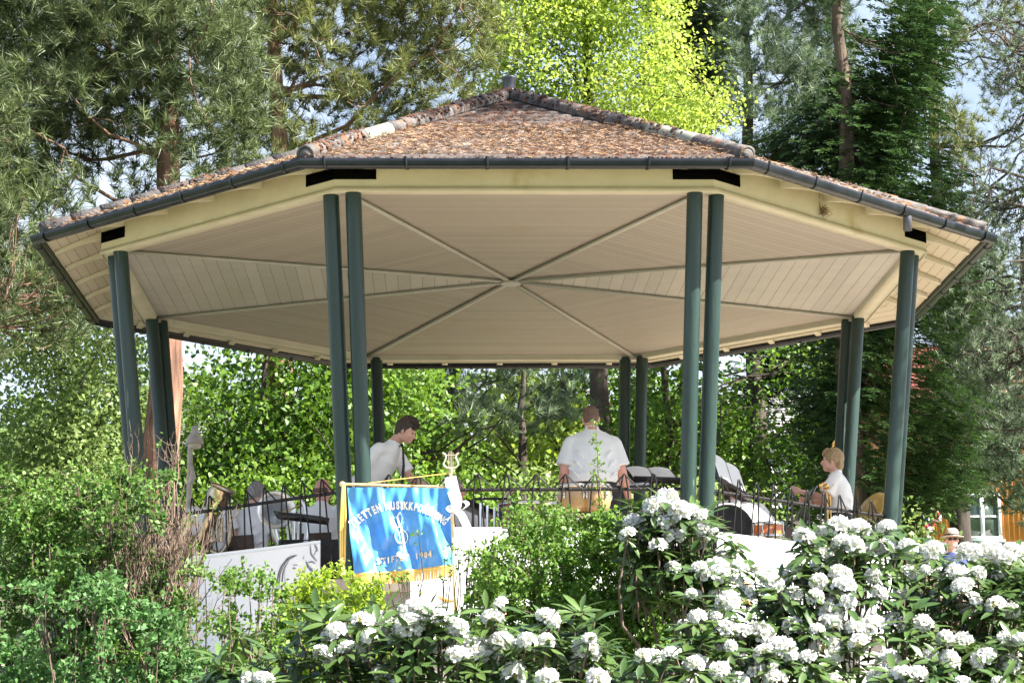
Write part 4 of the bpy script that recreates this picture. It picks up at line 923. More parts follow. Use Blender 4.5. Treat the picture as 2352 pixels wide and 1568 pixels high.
def house(name, label, px0, px1, y, row_bot, row_eave, wallm, roofm, ridge_h, depth, wins, boards=True, foundation=.6):
    a, b = P(px0, row_bot, y), P(px1, row_bot, y); ze = P((px0+px1)/2, row_eave, y)[2]; zb = (a[2]+b[2])/2; W = b[0]-a[0]; g0 = float(gz(a[0], y))
    t = empty(name, ((a[0]+b[0])/2, y, g0), label, 'house'); O = np.array(t.location)
    m = MB(); x0, x1 = a[0]-O[0], b[0]-O[0]; z0, z1 = zb-g0, ze-g0
    m.box(((x0+x1)/2, depth/2, (z0+z1)/2), (W, depth, z1-z0))
    if boards:
        nb = int(W/.16)
        for i in range(nb):
            m.box((x0+(i+.5)*W/nb, -.012, (z0+z1)/2), (W/nb*.42, .024, z1-z0-.02))
    m.build('wall', wallm, t)
    m = MB(); m.box(((x0+x1)/2, depth/2, (z0-1.5)/2), (W+.1, depth+.1, z0+1.5-.01)); m.build('foundation', STONE, t)
    m = MB(); ov = .5; v = [(x0-ov, -ov, z1-.15), (x1+ov, -ov, z1-.15), (x1+ov, depth/2, z1+ridge_h), (x0-ov, depth/2, z1+ridge_h), (x0-ov, depth+ov, z1-.15), (x1+ov, depth+ov, z1-.15)]
    v2 = [(p[0], p[1], p[2]-.18) for p in v]
    m.add(np.array(v+v2), [(0, 1, 2, 3), (3, 2, 5, 4), (6, 9, 8, 7), (9, 10, 11, 8), (0, 6, 7, 1), (4, 5, 11, 10), (0, 3, 9, 6), (3, 4, 10, 9), (1, 7, 8, 2), (2, 8, 11, 5)])
    for i in range(14):      # courses
        f = (i+.5)/14; m.box(((x0+x1)/2, -ov+(depth/2+ov)*f, z1-.15+(ridge_h+.15)*f+.03), (W+2*ov, .06, .05))
    m.build('roof', roofm, t)
    for (wx, wy, ww, wh) in wins:
        c = P(wx, wy, y); cx, cz = c[0]-O[0], c[2]-g0
        fr_ = empty('window', (0, 0, 0)); fr_.parent = t
        m = MB(); m.box((cx, -.05, cz+wh/2+.04), (ww+.16, .10, .09)); m.box((cx, -.05, cz-wh/2-.04), (ww+.16, .12, .09))
        for s in (-1, 1): m.box((cx+s*(ww/2+.04), -.05, cz), (.09, .10, wh-.01))
        m.box((cx, -.045, cz), (.11, .08, wh-.02)); m.box((cx-ww/4-.02, -.04, cz), (ww/2-.08, .05, .05)); m.box((cx+ww/4+.02, -.04, cz), (ww/2-.08, .05, .05)); m.build('frame', WHPAINT, fr_)
        m = MB(); m.box((cx, -.08, cz-wh/2-.14), (ww+.34, .12, .10)); m.build('sill', mat('grey_green_trim', (.22, .27, .25), None, .6), fr_)
        m = MB(); m.box((cx, -.026, cz), (ww-.02, .02, wh-.02)); m.build('pane', GLASS, fr_)
    return t
house('wooden_house', 'orange boarded house with red roof up the slope on the right', 2120, 2760, 48, 1243, 905, ORHOUSE, REDROOF, 2.4, 9, [(2254, 1186, 1.0, 1.25), (2440, 1180, 1.0, 1.25), (2300, 1010, 1.0, 1.2), (2620, 1180, 1.0, 1.25)])
house('wooden_house', 'white house glimpsed through the trees behind the right columns', 1600, 1905, 60, 1270, 985, WHPAINT, mat('grey_roof_tiles', (.2, .2, .2), (.3, .3, .3), .8, 5), 2.0, 8, [(1660, 1120, 1.0, 1.3), (1740, 1120, 1.0, 1.3), (1840, 1120, 1.0, 1.3)])
house('wooden_house', 'pinkish house low behind the lamp post', 380, 560, 58, 1260, 1010, mat('pink_boards', (.60, .40, .36), None, .8), MATS['grey_roof_tiles'], 1.8, 8, [(440, 1110, .9, 1.2), (505, 1110, .9, 1.2)])
# balloons by the house
q = P(2128, 1188, 24); t = empty('balloon_bunch', (q[0], 24, float(gz(q[0], 24))), 'bunch of red, blue and white balloons on a pole before the orange house', 'balloons'); h = q[2]-float(gz(q[0], 24))
rg = np.random.default_rng(12); BC = [mat('red_balloon', (.75, .03, .06), None, .25), mat('blue_balloon', (.02, .06, .6), None, .25), mat('white_balloon', (.85, .85, .88), None, .25)]
for i, (dx, dz, c) in enumerate(((-.26, .10, 0), (-.18, .12, 1), (-.2, -.06, 0), (-.06, -.02, 1), (.0, -.10, 1), (.06, .18, 1), (.10, .02, 2), (.18, .06, 0), (.24, .0, 2), (.10, -.14, 0), (-.08, -.17, 0), (.02, -.26, 2), (.14, .14, 1))):
    m = MB(); m.ell((dx, rg.uniform(-.1, .1), h+dz), (.085, .085, .10)); m.build('balloon', BC[c], t, smooth=True)
m = MB(); m.tube([(0, 0, 0), (0, 0, h-.05)], .03, 8); m.build('pole', WHPAINT, t)
# ------------------------------------------------------------------ foliage makers (leaf sized faces spread through each crown's volume)
def inpoly(px, pz, poly):
    x, z = px, pz; ins = np.zeros(len(x), bool); n = len(poly)
    for i in range(n):
        x1, z1 = poly[i]; x2, z2 = poly[(i+1) % n]
        c = ((z1 > z) != (z2 > z)) & (x < (x2-x1)*(z-z1)/((z2-z1) if z2 != z1 else 1e-9)+x1); ins ^= c
    return ins
def volume(poly, y0, dy, dens, rg, clump=.9, thr=-.1, holes=(), seed=1, jf=3.0, ja=.18):
    """random points inside a crown: outline (x,z) at depth y0, thickness dy, thinned into clumps by 3-D noise"""
    w2 = np.array([P(a, b, y0)[[0, 2]] for a, b in poly]); lo, hi = w2.min(0), w2.max(0)
    n = int((hi-lo).prod()*dens); q = rg.uniform(lo, hi, (n, 2)); q += rg.normal(0, .0, q.shape)
    jit = np.stack([noise3(np.stack([q[:, 0], q[:, 1], 0*q[:, 0]], 1), jf, seed+7), noise3(np.stack([q[:, 0], q[:, 1], 0*q[:, 0]+9], 1), jf, seed+8)], 1)*ja
    ok = inpoly(q[:, 0]+jit[:, 0], q[:, 1]+jit[:, 1], w2)
    for hx, hy, hr in holes:
        c = P(hx, hy, y0)[[0, 2]]; rr = hr*(P(hx+1, hy, y0)[0]-P(hx, hy, y0)[0]); ok &= ((q-c)**2).sum(1) > (rr*rg.uniform(.75, 1.1, n))**2
    q = q[ok]; y = y0+dy*np.clip(rg.normal(0, .5, len(q)), -1, 1)
    p = np.stack([q[:, 0], y, q[:, 1]], 1); k = noise3(p, 1/clump*1.6, seed) > thr
    return p[k]
def rdir(n, rg, bias=(0, 0, 0), amt=1.0):
    return unit(rg.normal(size=(n, 3))*amt+np.asarray(bias, float))
def perp(d, rg):
    r = rg.normal(size=d.shape); return unit(r-d*(r*d).sum(1, keepdims=True))
def leaves(mb, c, L, W, rg, bias=(0, 0, .6), var=None, fold=.25, droop=0.0):
    """one four-sided folded leaf at every centre"""
    n = len(c)
    if n == 0: return
    d = rdir(n, rg, (0, 0, -droop)); nr = rdir(n, rg, bias); s = unit(np.cross(d, nr)); nr = np.cross(s, d)
    l = (L*rg.uniform(.6, 1.25, n))[:, None]; w_ = (W*rg.uniform(.7, 1.2, n))[:, None]
    a = c-d*l*.5; b = c+d*l*.5; e = c+s*w_*.5+nr*w_*fold-d*l*.05; f = c-s*w_*.5+nr*w_*fold-d*l*.05
    v = np.stack([a, e, b, f], 1).reshape(-1, 3); i = np.arange(n)*4
    var = rg.uniform(0, 1, n) if var is None else var
    mb.add(v, np.stack([i, i+1, i+2, i+3], 1), var=np.clip(var, 0, 1))
def tufts(mb, c, ax, L, W, k, rg, th=(.15, 1.35), var=None, curve=.0):
    """a brush of k needles at every centre, opening around the axis"""
    n = len(c)
    if n == 0: return
    C = np.repeat(c, k, 0); A = np.repeat(ax, k, 0); q = perp(A, rg); t = rg.uniform(th[0], th[1], n*k)[:, None]
    d = A*np.cos(t)+q*np.sin(t); l = (L*rg.uniform(.65, 1.15, n*k))[:, None]; s = perp(d, rg)*W*.5
    C = C+A*(rg.uniform(-.45, .1, n*k)[:, None])*L
    v = np.stack([C-s, C+s, C+d*l], 1).reshape(-1, 3); i = np.arange(n*k)*3
    var = rg.uniform(0, 1, n) if var is None else var
    mb.add(v, np.stack([i, i+1, i+2], 1), var=np.clip(np.repeat(var, k)+rg.normal(0, .12, n*k), 0, 1))
def scatter(c, k, r, rg, flat=1.0):
    o = rg.normal(size=(len(c)*k, 3))*r; o[:, 2] *= flat; return np.repeat(c, k, 0)+o
def bough(mb, a, b, r0_, r1_, rg, sag=.12, n=7, wob=.06, sides=6):
    a, b = np.asarray(a, float), np.asarray(b, float); L = np.linalg.norm(b-a); t = np.linspace(0, 1, n)[:, None]
    p = a*(1-t)+b*t; p[:, 2] += (-sag*L*np.sin(t[:, 0]*PI)); p[1:-1] += rg.normal(0, wob*L*.3, (n-2, 3))
    mb.tube(p, list(np.linspace(r0_, r1_, n)), sides, cap=False); return p
def limbs(mb, base, top, r0_, r1_, pts, nb, rg, sag=.1, rise=.35, twig=True, rb=.05):
    """trunk plus limbs that reach into the crown, twigs link clusters to the nearest limb"""
    n = 12; t = np.linspace(0, 1, n)[:, None]; base, top = np.asarray(base, float), np.asarray(top, float)
    tr = base*(1-t)+top*t; L = np.linalg.norm(top-base); tr[1:-1, :2] += np.cumsum(rg.normal(0, .012*L/n*2, (n-2, 2)), 0)
    return tr, np.linspace(r0_, r1_, n)
ALLT = []
def tree(name, label, kind, poly, y0, dy, trunk, fol, bark, dens, seed, cat='tree', group='trees around the bandstand', nb=16, size=1.0, holes=(), thr=-.1, clump=.9, k=None, sag=.1, tr_top=None, r=.2, extra=None, limbr=.055, ntw=150, limbm=None, tf=.2):
    rg = np.random.default_rng(seed); dens *= {'pine': 3.4, 'leaf': 2.6, 'spruce': 2.2}[kind]
    pts = volume(poly, y0, dy, dens, rg, clump, thr, holes, seed)
    tx, tyb = trunk; bx = P(tx, 1100, y0)[0]; zb = float(gz(bx, y0)); root = empty(name, (bx, y0, zb), label, cat, group); O = np.array(root.location)
    zt = pts[:, 2].max() if len(pts) else zb+5
    topx = bx if tr_top is None else P(tr_top, 300, y0)[0]
    rg2 = np.random.default_rng(seed+99); n = 14; t = np.linspace(0, 1, n)[:, None]
    tr = V(bx, y0+tf, zb-.2)*(1-t)+V(topx, y0+tf+.1, zt)*t; tr[1:, :2] += np.cumsum(rg2.normal(0, .03, (n-1, 2)), 0)
    if bark is BARKR: limbm = LIMBR
    tm = MB(); tm.tube(tr-O, list(np.linspace(r, r*.25, n)*1.0), 12); tm.build('trunk', bark, root, smooth=True)
    lm = MB(); nodes = [tr]
    if nb and len(pts):
        for q in pts[rg2.choice(len(pts), min(nb, len(pts)), replace=False)]:
            dxy = np.linalg.norm((q-tr[0])[:2]); zz = q[2]-(.45 if kind != 'spruce' else -.25)*dxy
            i = int(np.argmin(abs(tr[:, 2]-zz))); a = tr[i]; L = np.linalg.norm(q-a)
            nodes.append(bough(lm, a-O, q-O, limbr*(.35+.11*L), .008, rg2, sag=-sag if kind == 'leaf' else sag, wob=.10)+O)
        nd = np.concatenate(nodes)
        for q in pts[rg2.choice(len(pts), min(ntw, len(pts)), replace=False)]:
            j = np.argmin(((nd-q)**2).sum(1)+ (np.arange(len(nd)) < n)*.6)
            if ((nd[j]-q)**2).sum() < 9: bough(lm, nd[j]-O, q-O, .011, .004, rg2, sag=.05, n=4, sides=4, wob=.15)
        lm.build('limbs', limbm or bark, root, smooth=True)
    m = MB(); c = pts-O; nv = noise3(pts, 1.1, seed+3)*.28
    if kind == 'pine':
        k = k or 5; cc = scatter(c, k, .17*size, rg, .7); out = unit(np.repeat(pts-V(bx, y0, 0), k, 0)*[1, 1, 0]+1e-3); ax = unit(rg.normal(size=cc.shape)*.6+out*.5+V(0, -.25, .55))
        tufts(m, cc, ax, .175*size, .0100*size, 34, rg, var=np.repeat(nv, k)+rg.uniform(.15, .85, len(cc)))
    elif kind == 'leaf':
        k = int((k or 30)*1.7); cc = scatter(c, k, .27*size, rg, .75)
        leaves(m, cc, .098*size, .072*size, rg, bias=(0, -.3, .7), var=np.repeat(nv, k)+rg.uniform(.1, .9, len(cc)), droop=.4)
    elif kind == 'spruce':
        k = k or 8; cc = scatter(c, k, .17*size, rg, .6); out = unit((cc+O-V(bx, y0, 0))*[1, 1, 0]+rg.normal(size=cc.shape)*.35*[1, 1, 0])
        ns = 9; vv = np.repeat(nv, k)+rg.uniform(.1, .75, len(cc)); L = .19*size*rg.uniform(.5, 1.3, len(cc))[:, None]
        sd2 = unit(np.cross(out, V(0, 0, 1)))
        for j in range(ns):
            f = j/(ns-1)
            for s in (-1, 1):
                base = cc+out*L*f+V(0, 0, -.45)*L*f*f+rg.normal(0, .01, cc.shape); w2 = (1-f*.75)*L*.42
                d = out*.7+sd2*s+V(0, 0, -.18)
                p1 = base+d*w2; side = unit(np.cross(d, V(0, 0, 1)))*.010*size
                v = np.stack([base-side, base+side+V(0, 0, .004), p1+side*.4, p1-side*.4-V(0, 0, .01)], 1).reshape(-1, 3); i = np.arange(len(cc))*4
                m.add(v, np.stack([i, i+1, i+2, i+3], 1), var=np.clip(vv+.25*f, 0, 1))
    if extra: extra(m, O, rg, root)
    m.build('crown', fol, root); return root

# ---- pines on the left
PG = 'tall pines left of the bandstand'
tree('pine_tree', 'big blue green pine with reddish trunk overhanging the left side of the roof', 'pine', [(-160, -160), (420, -160), (560, 60), (600, 260), (610, 330), (560, 420), (470, 520), (380, 480), (250, 560), (150, 640), (60, 700), (-160, 760)], 5.6, 1.8,
     (358, 1130), F_PINE1, BARKR, 34, 11, 'pine', PG, nb=16, holes=((195, 345, 34), (330, 215, 20), (560, 185, 22), (70, 330, 26), (395, 310, 12), (190, 640, 20)), thr=-.02, r=.30, limbr=.05, size=1.15)
tree('pine_tree', 'pale yellow green pine left of the roof finial', 'pine', [(480, -170), (1120, -170), (1160, 20), (1150, 180), (1060, 240), (900, 320), (740, 420), (600, 480), (520, 380), (500, 120)], 8.6, 1.7, (640, 1100), F_PINE2, BARKR, 26, 12, 'pine', PG,
     nb=14, holes=((590, 170, 26), (740, 110, 18), (1010, 60, 20)), thr=-.05, r=.26, size=1.1)
tree('pine_tree', 'grey green pine at the left edge with drooping low bough', 'pine', [(-200, 100), (30, 180), (60, 330), (40, 420), (90, 560), (180, 610), (215, 690), (150, 740), (40, 720), (-200, 900)], 3.2, 1.0, (-160, 1100), F_PINE1, BARKR, 34, 13, 'pine', PG, nb=8, thr=-.05, r=.25, size=1.15)
# ---- bright maple and dark spruce above the roof
tree('maple_tree', 'sunlit lime green maple rising behind the roof finial', 'leaf', [(1090, -160), (1560, -160), (1545, 60), (1520, 150), (1600, 190), (1650, 240), (1655, 330), (1560, 330), (1300, 300), (1190, 260), (1100, 260), (1120, 100)], 12, 2.0, (1380, 1000), F_MAPLE, BARKD,
     34, 21, 'maple', nb=18, holes=((1270, 160, 26), (1395, 125, 24), (1160, 20, 14), (1500, 300, 10), (1330, 240, 10)), thr=-.22, size=.80, k=34, r=.2, limbr=.03)
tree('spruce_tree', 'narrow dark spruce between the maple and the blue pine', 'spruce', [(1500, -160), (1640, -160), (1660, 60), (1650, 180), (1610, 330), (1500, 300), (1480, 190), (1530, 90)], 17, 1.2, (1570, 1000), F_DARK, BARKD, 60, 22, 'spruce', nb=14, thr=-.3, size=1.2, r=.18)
tree('pine_tree', 'blue green pine behind the right part of the roof', 'pine', [(1660, -160), (1960, -160), (1960, 380), (1800, 380), (1720, 340), (1640, 330), (1660, 200), (1640, 90)], 14, 1.4, (1760, 1000), F_PINEB, BARKD, 30, 23, 'pine', nb=14,
     holes=((1655, 60, 22), (1700, 150, 16), (1735, 240, 20), (1690, 300, 14)), thr=.05, size=1.1, r=.2)
# ---- big spruce with bare trunk
tree('spruce_tree', 'large spruce with a visible brown trunk above the right roof slope', 'spruce', [(1850, -160), (2110, -160), (2140, 100), (2100, 260), (2160, 420), (2200, 560), (2230, 760), (2190, 960), (2200, 1120), (2080, 1240), (1960, 1230), (1900, 1100), (1880, 900), (1890, 700), (1740, 400), (1740, 250), (1830, 120)], 9.0, 1.5,
     (1938, 1100), F_SPRU, BARKS, 60, 24, 'spruce', nb=60, thr=-.14, clump=.6, size=1.05, r=.22, limbr=.02, tf=-.55, holes=((1935, 240, 24), (1940, 150, 20), (1935, 330, 24), (1990, 180, 10)))
tree('pine_tree', 'yellowish pine at the upper right with open sky gaps', 'pine', [(2060, -160), (2500, -160), (2500, 330), (2330, 300), (2260, 330), (2200, 420), (2230, 520), (2150, 480), (2080, 330), (2110, 150)], 15, 1.6, (2210, 1000), F_PINE2, BARKD, 18, 25, 'pine', nb=16,
     holes=((2190, 160, 28), (2270, 240, 30), (2330, 200, 24)), thr=.05, size=1.15, r=.2)
tree('pine_tree', 'shaded pine hanging over the orange house', 'pine', [(2140, 520), (2240, 560), (2300, 760), (2500, 700), (2500, 1150), (2400, 1190), (2330, 1170), (2280, 1120), (2210, 1150), (2150, 1130), (2120, 1000), (2160, 820), (2110, 640)], 12, 1.4, (2420, 1000), F_PINEB, BARKD, 34, 26, 'pine', nb=16,
     holes=((2270, 800, 22), (2330, 860, 14)), thr=-.15, size=1.15, r=.22)
# bare larch
def larch(m, O, rg, root): pass
rgL = np.random.default_rng(31); q0 = P(2420, 1100, 7); lr = empty('larch_tree', (q0[0], 7, float(gz(q0[0], 7))), 'nearly bare larch with dark branches at the right edge', 'larch', 'trees around the bandstand'); O = np.array(lr.location)
m = MB(); top = P(2400, -200, 7); n = 14; t = np.linspace(0, 1, n)[:, None]; tr = q0*(1-t)+top*t; tr[0, 2] = O[2]-.1; m.tube(tr-O, list(np.linspace(.22, .07, n)), 10); m.build('trunk', BARKD, lr, smooth=True)
m = MB(); fm = MB(); ends = []
for i in range(46):
    a = P(2410+rgL.uniform(-6, 6), rgL.uniform(60, 1000), 7); b = P(rgL.uniform(2170, 2330), 0, 7); e = V(b[0], 7+rgL.uniform(-1.3, 1.3), a[2]+rgL.uniform(-.5, .45))
    p = bough(m, a-O, e-O, .03, .006, rgL, sag=rgL.uniform(-.05, .12), wob=.12, n=9)
    for j in range(9):
        c = p[rgL.integers(2, 9)]; e2 = c+rgL.normal(0, .22, 3)-V(.08, 0, .08); bough(m, c, e2, .008, .003, rgL, n=4, sides=4, wob=.2); ends.append(e2)
        for z in range(2):
            e3 = e2+rgL.normal(0, .13, 3); bough(m, e2, e3, .004, .002, rgL, n=3, sides=3); ends.append(e3)
m.build('limbs', BARKD, lr)
ends = np.array(ends); tufts(fm, scatter(ends, 2, .06, rgL), rdir(len(ends)*2, rgL), .085, .009, 16, rgL); fm.build('crown', F_PINEB, lr)
# ---- seen under the roof
tree('leafy_tree', 'pale sun dappled small leaved tree left of the left columns', 'leaf', [(-200, 560), (60, 700), (240, 745), (330, 800), (330, 1140), (200, 1250), (-200, 1300)], 9.5, 2.0, (170, 1100), F_LEFT, BARKD, 32, 41, nb=16, thr=-.15, size=.85, k=28, r=.08, limbr=.02, holes=((205, 930, 9), (120, 880, 6)))
tree('leafy_tree', 'light green shrubby tree in the gap beside the lamp post', 'leaf', [(395, 900), (470, 870), (540, 930), (560, 1180), (380, 1180)], 20, 1.2, (470, 1150), F_LEFT, BARKD, 22, 42, nb=6, thr=-.3, size=1.1, r=.07)
tree('linden_tree', 'broad linden with large drooping leaves behind the left half of the stage', 'leaf', [(470, 770), (640, 740), (900, 780), (1010, 900), (900, 1060), (880, 1220), (640, 1240), (470, 1230), (420, 1120), (440, 1000), (500, 880)], 8.0, 1.5, (600, 1100), F_LIND, BARKD, 26, 43, 'linden', nb=14,
     holes=((700, 1010, 8), (560, 850, 7)), thr=-.08, size=1.0, k=26, r=.1, limbr=.025)
tree('leafy_tree', 'bright green tree in the centre below the ceiling edge', 'leaf', [(850, 860), (1100, 880), (1250, 830), (1420, 830), (1560, 850), (1600, 1000), (1560, 1200), (1300, 1230), (870, 1230), (850, 1000)], 13, 1.8, (1240, 1100), F_LIND, BARKD, 15, 44, nb=12,
     thr=.02, size=1.15, k=24, r=.14, limbr=.03)
tree('leafy_tree', 'lime green leafy tree peeping between dark foliage in the centre', 'leaf', [(1180, 830), (1330, 830), (1380, 960), (1300, 1130), (1180, 1150), (1000, 1140), (950, 1060), (1120, 1000)], 16, 1.2, (1290, 1120), F_MAPLE, BARKD, 10, 45, nb=8, thr=-.05, size=1.25, k=24, r=.1, limbr=.02)
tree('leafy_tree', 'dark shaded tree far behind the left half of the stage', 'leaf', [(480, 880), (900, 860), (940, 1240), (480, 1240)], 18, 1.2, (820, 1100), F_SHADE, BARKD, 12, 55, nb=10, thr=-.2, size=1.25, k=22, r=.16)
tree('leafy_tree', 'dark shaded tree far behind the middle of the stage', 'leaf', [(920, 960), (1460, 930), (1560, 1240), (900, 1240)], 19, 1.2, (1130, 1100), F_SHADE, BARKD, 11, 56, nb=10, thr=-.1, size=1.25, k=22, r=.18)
tree('pine_tree', 'shaded pine bough hanging behind the rear edge of the ceiling', 'pine', [(860, 790), (1290, 790), (1330, 860), (1290, 960), (1180, 1010), (1050, 980), (960, 1010), (880, 960)], 10.5, 1.0, (930, 1100), F_PINEB, BARKD, 26, 46, 'pine', nb=12, thr=-.15, size=1.1, r=.16)
tree('leafy_tree', 'dark green tree with white gaps behind the right columns', 'leaf', [(1480, 800), (1940, 760), (1960, 1000), (1940, 1220), (1500, 1230), (1480, 1000)], 12, 1.6, (1545, 1100), F_LIND, BARKD, 15, 47, nb=26, thr=.02, size=1.05, k=22, r=.14, limbr=.03,
     holes=((1750, 960, 26), (1700, 1050, 22), (1800, 1090, 20), (1660, 900, 16), (1850, 1010, 14), (1740, 880, 12)))
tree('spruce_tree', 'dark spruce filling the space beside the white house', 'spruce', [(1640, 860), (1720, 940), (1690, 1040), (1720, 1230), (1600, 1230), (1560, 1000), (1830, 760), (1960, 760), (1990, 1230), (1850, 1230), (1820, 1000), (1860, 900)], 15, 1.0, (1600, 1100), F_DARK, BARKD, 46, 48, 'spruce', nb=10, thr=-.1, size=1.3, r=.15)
# small low hedge-like shrubs behind the stage
tree('shrub', 'low green shrub behind the rear railing on the left', 'leaf', [(420, 1120), (900, 1100), (1150, 1110), (1150, 1330), (400, 1330)], 6.4, .7, (700, 1250), F_LIND, BARKD, 42, 51, 'shrub', 'shrubs behind the stage', nb=0, thr=-.6, size=.8, k=24, r=.03)
tree('shrub', 'low green shrub behind the rear railing on the right', 'leaf', [(1150, 1110), (1600, 1110), (1700, 1170), (1900, 1190), (2150, 1210), (2150, 1330), (1150, 1330)], 7.2, .7, (1400, 1250), F_LEFT, BARKD, 30, 52, 'shrub', 'shrubs behind the stage', nb=0, thr=-.5, size=.8, k=22, r=.03)
# a tree outside the frame on the right whose shade falls across the roof
tree('leafy_tree', 'tree outside the picture on the right shading the roof', 'leaf', [(2280, -1300), (2420, -1650), (2760, -1760), (2980, -1500), (2960, -1180), (2700, -1000), (2400, -1020)], -3.9, 1.5, (3150, 900), F_LIND, BARKD, 9, 53, nb=8, thr=-.05, size=1.15, k=20, r=.15)
tree('leafy_tree', 'second tree with a small crown, added outside the picture on the right to shade the boy', 'leaf', [(3380, -700), (3520, -860), (3700, -820), (3780, -640), (3700, -440), (3520, -400), (3390, -500)], -3.2, .9, (4100, 900), F_LIND, BARKD, 22, 54, nb=6, thr=-.5, size=1.1, k=22, r=.12)  # unseen crown, added so that its shade covers the fair haired boy
# distant wood closing the view far up the slope
rgw = np.random.default_rng(61); m = MB(); cc = []
for i in range(120):
    x = rgw.uniform(-50, 60); y = rgw.uniform(85, 110); g0 = float(gz(x, y)); h = rgw.uniform(4, 8)
    if 14 < x < 30: continue
    c = np.stack([x+rgw.normal(0, 1.6, 260), y+rgw.normal(0, 1.2, 260), g0+rgw.uniform(.0, h, 260)], 1); cc.append(c)
leaves(m, np.concatenate(cc), .9, .6, rgw); tag(m.build('distant_wood', mat('distant_foliage', (.05, .09, .02), (.13, .2, .05), .7, .3, var=.5, trans=.2)), kind='stuff')

# ------------------------------------------------------------------ foreground shrubs
def shrub(name, label, poly, y0, dy, fol, seed, dens=130, k=18, L=.034, W=.022, spread=.045, stems=60, stemmat=TWIG, cat='shrub', group='leafy shrubs in front of the bandstand', thr=-.25, clump=.22, sprays=0, droop=0.0, holes=(), bare=None, topn=None, dmul=6.5):
    rg = np.random.default_rng(seed); pts = volume(poly, y0, dy, dens*dmul, rg, clump, thr, holes, seed, 7.0, .10)
    cx = np.mean([P(a, b, y0)[0] for a, b in poly]); g0 = float(gz(cx, y0)); root = empty(name, (cx, y0, g0), label, cat, group); O = np.array(root.location)
    sm = MB(); tip = pts[rg.choice(len(pts), min(stems, len(pts)), replace=False)]
    nodes = []
    for q in tip:
        b = V(cx+(q[0]-cx)*.55+rg.normal(0, .05), y0+(q[1]-y0)*.5, float(gz(q[0], y0))-.03); nodes.append(bough(sm, b-O, q-O, .009, .0025, rg, sag=0, n=8, wob=.05, sides=4))
    nd = np.concatenate(nodes); m = MB(); ct = []
    # leafy shoots: from each cluster centre an arching twig with leaves along it
    for q in pts-O:
        j = np.argmin(((nd-q)**2).sum(1)); a = nd[j]
        if np.linalg.norm(q-a) > .28: a = q+unit(a-q)*.2
        e = q+unit(q-a+V(0, 0, .04)+rg.normal(0, .03, 3))*spread*1.5
        p = np.array([a, (a+q)/2+rg.normal(0, .012, 3), q, e]); sm.tube(p, [.0028, .0022, .0016, .0008], 3, cap=False); ct.append(p)
    ct = np.array(ct); f = rg.uniform(.15, 1, (len(ct), k)); seg = np.clip((f*3).astype(int), 0, 2); fr_ = (f*3-seg)[..., None]; ii = np.arange(len(ct))[:, None]
    c = ct[ii, seg]*(1-fr_)+ct[ii, seg+1]*fr_; c = c.reshape(-1, 3)+rg.normal(0, spread*.35, (len(ct)*k, 3))
    nv = noise3(np.repeat(pts, k, 0), 3.0, seed+5)*.3
    leaves(m, c, L, W, rg, bias=(0, -.2, .8), var=nv+rg.uniform(.1, .9, len(c)), droop=droop)
    if bare:            # dense bare twigs
        for (bx, by, tx, ty, cnt, sp) in bare:
            for i in range(cnt):
                a = P(bx+rg.normal(0, sp*.5), by+rg.normal(0, 10), y0+rg.uniform(-dy, dy)*.7)-O; e = P(tx+rg.normal(0, sp), ty+rg.normal(0, sp*.7), y0+rg.uniform(-dy, dy)*.8)-O
                p = bough(sm, a, e, .0055, .0016, rg, sag=-.03, n=7, wob=.09, sides=4)
                for j in range(5):
                    z = p[rg.integers(2, 6)]; bough(sm, z, z+unit(e-a+rg.normal(0, .22, 3))*rg.uniform(.05, .14)+V(0, 0, .03), .0022, .0010, rg, n=4, sides=3, wob=.2)
    sm.build('stems', stemmat, root); m.build('foliage', fol, root); return root

shrub('spirea_shrub', 'big twiggy spirea shrub at the left below the left columns', [(-60, 1110), (60, 1080), (170, 1060), (250, 1040), (300, 1090), (420, 1120), (470, 1180), (450, 1260), (470, 1400), (520, 1600), (-60, 1640)], -9.2, .55, F_SPIRD, 71, dens=210, k=24, L=.036, W=.023, stems=80,
      bare=[(300, 1440, 270, 1200, 90, 75), (400, 1400, 420, 1190, 50, 40), (340, 1600, 330, 1350, 90, 90), (300, 1150, 330, 1000, 4, 30), (400, 1200, 400, 1010, 5, 25)], thr=.16, dmul=4.6)
shrub('spirea_shrub', 'thin arching spirea shoots rising in front of the left columns', [(260, 1010), (300, 1000), (320, 1060), (370, 980), (410, 1000), (430, 1100), (520, 1130), (530, 1180), (300, 1180)], -8.4, .3, F_SPIR, 72, dens=70, k=12, L=.032, W=.018, stems=30, thr=-.1, dmul=2.2)
shrub('spirea_shrub', 'grey green low shrub, darkened in colour for shade, in the bottom left corner', [(-60, 1330), (120, 1330), (260, 1370), (420, 1430), (470, 1500), (500, 1660), (-60, 1660)], -11.2, .45, F_SPIRM, 73, dens=260, k=22, L=.038, W=.024, stems=60, thr=.12, dmul=5)
shrub('spirea_shrub', 'bright yellow green spirea below the left white banner and flag', [(540, 1450), (640, 1400), (710, 1350), (765, 1305), (800, 1330), (880, 1340), (920, 1400), (900, 1480), (760, 1560), (700, 1660), (520, 1660), (520, 1480)], -9.6, .4, F_SPIRB, 74, dens=260, k=24, L=.032, W=.022, stems=50, thr=-.2)
shrub('spirea_shrub', 'green spirea with loose shoots over the left white banner', [(430, 1330), (470, 1290), (530, 1330), (600, 1310), (680, 1360), (700, 1460), (640, 1660), (400, 1660), (420, 1440)], -9.9, .4, F_SPIR, 75, dens=150, k=18, L=.034, W=.022, stems=50, thr=-.05, dmul=5)
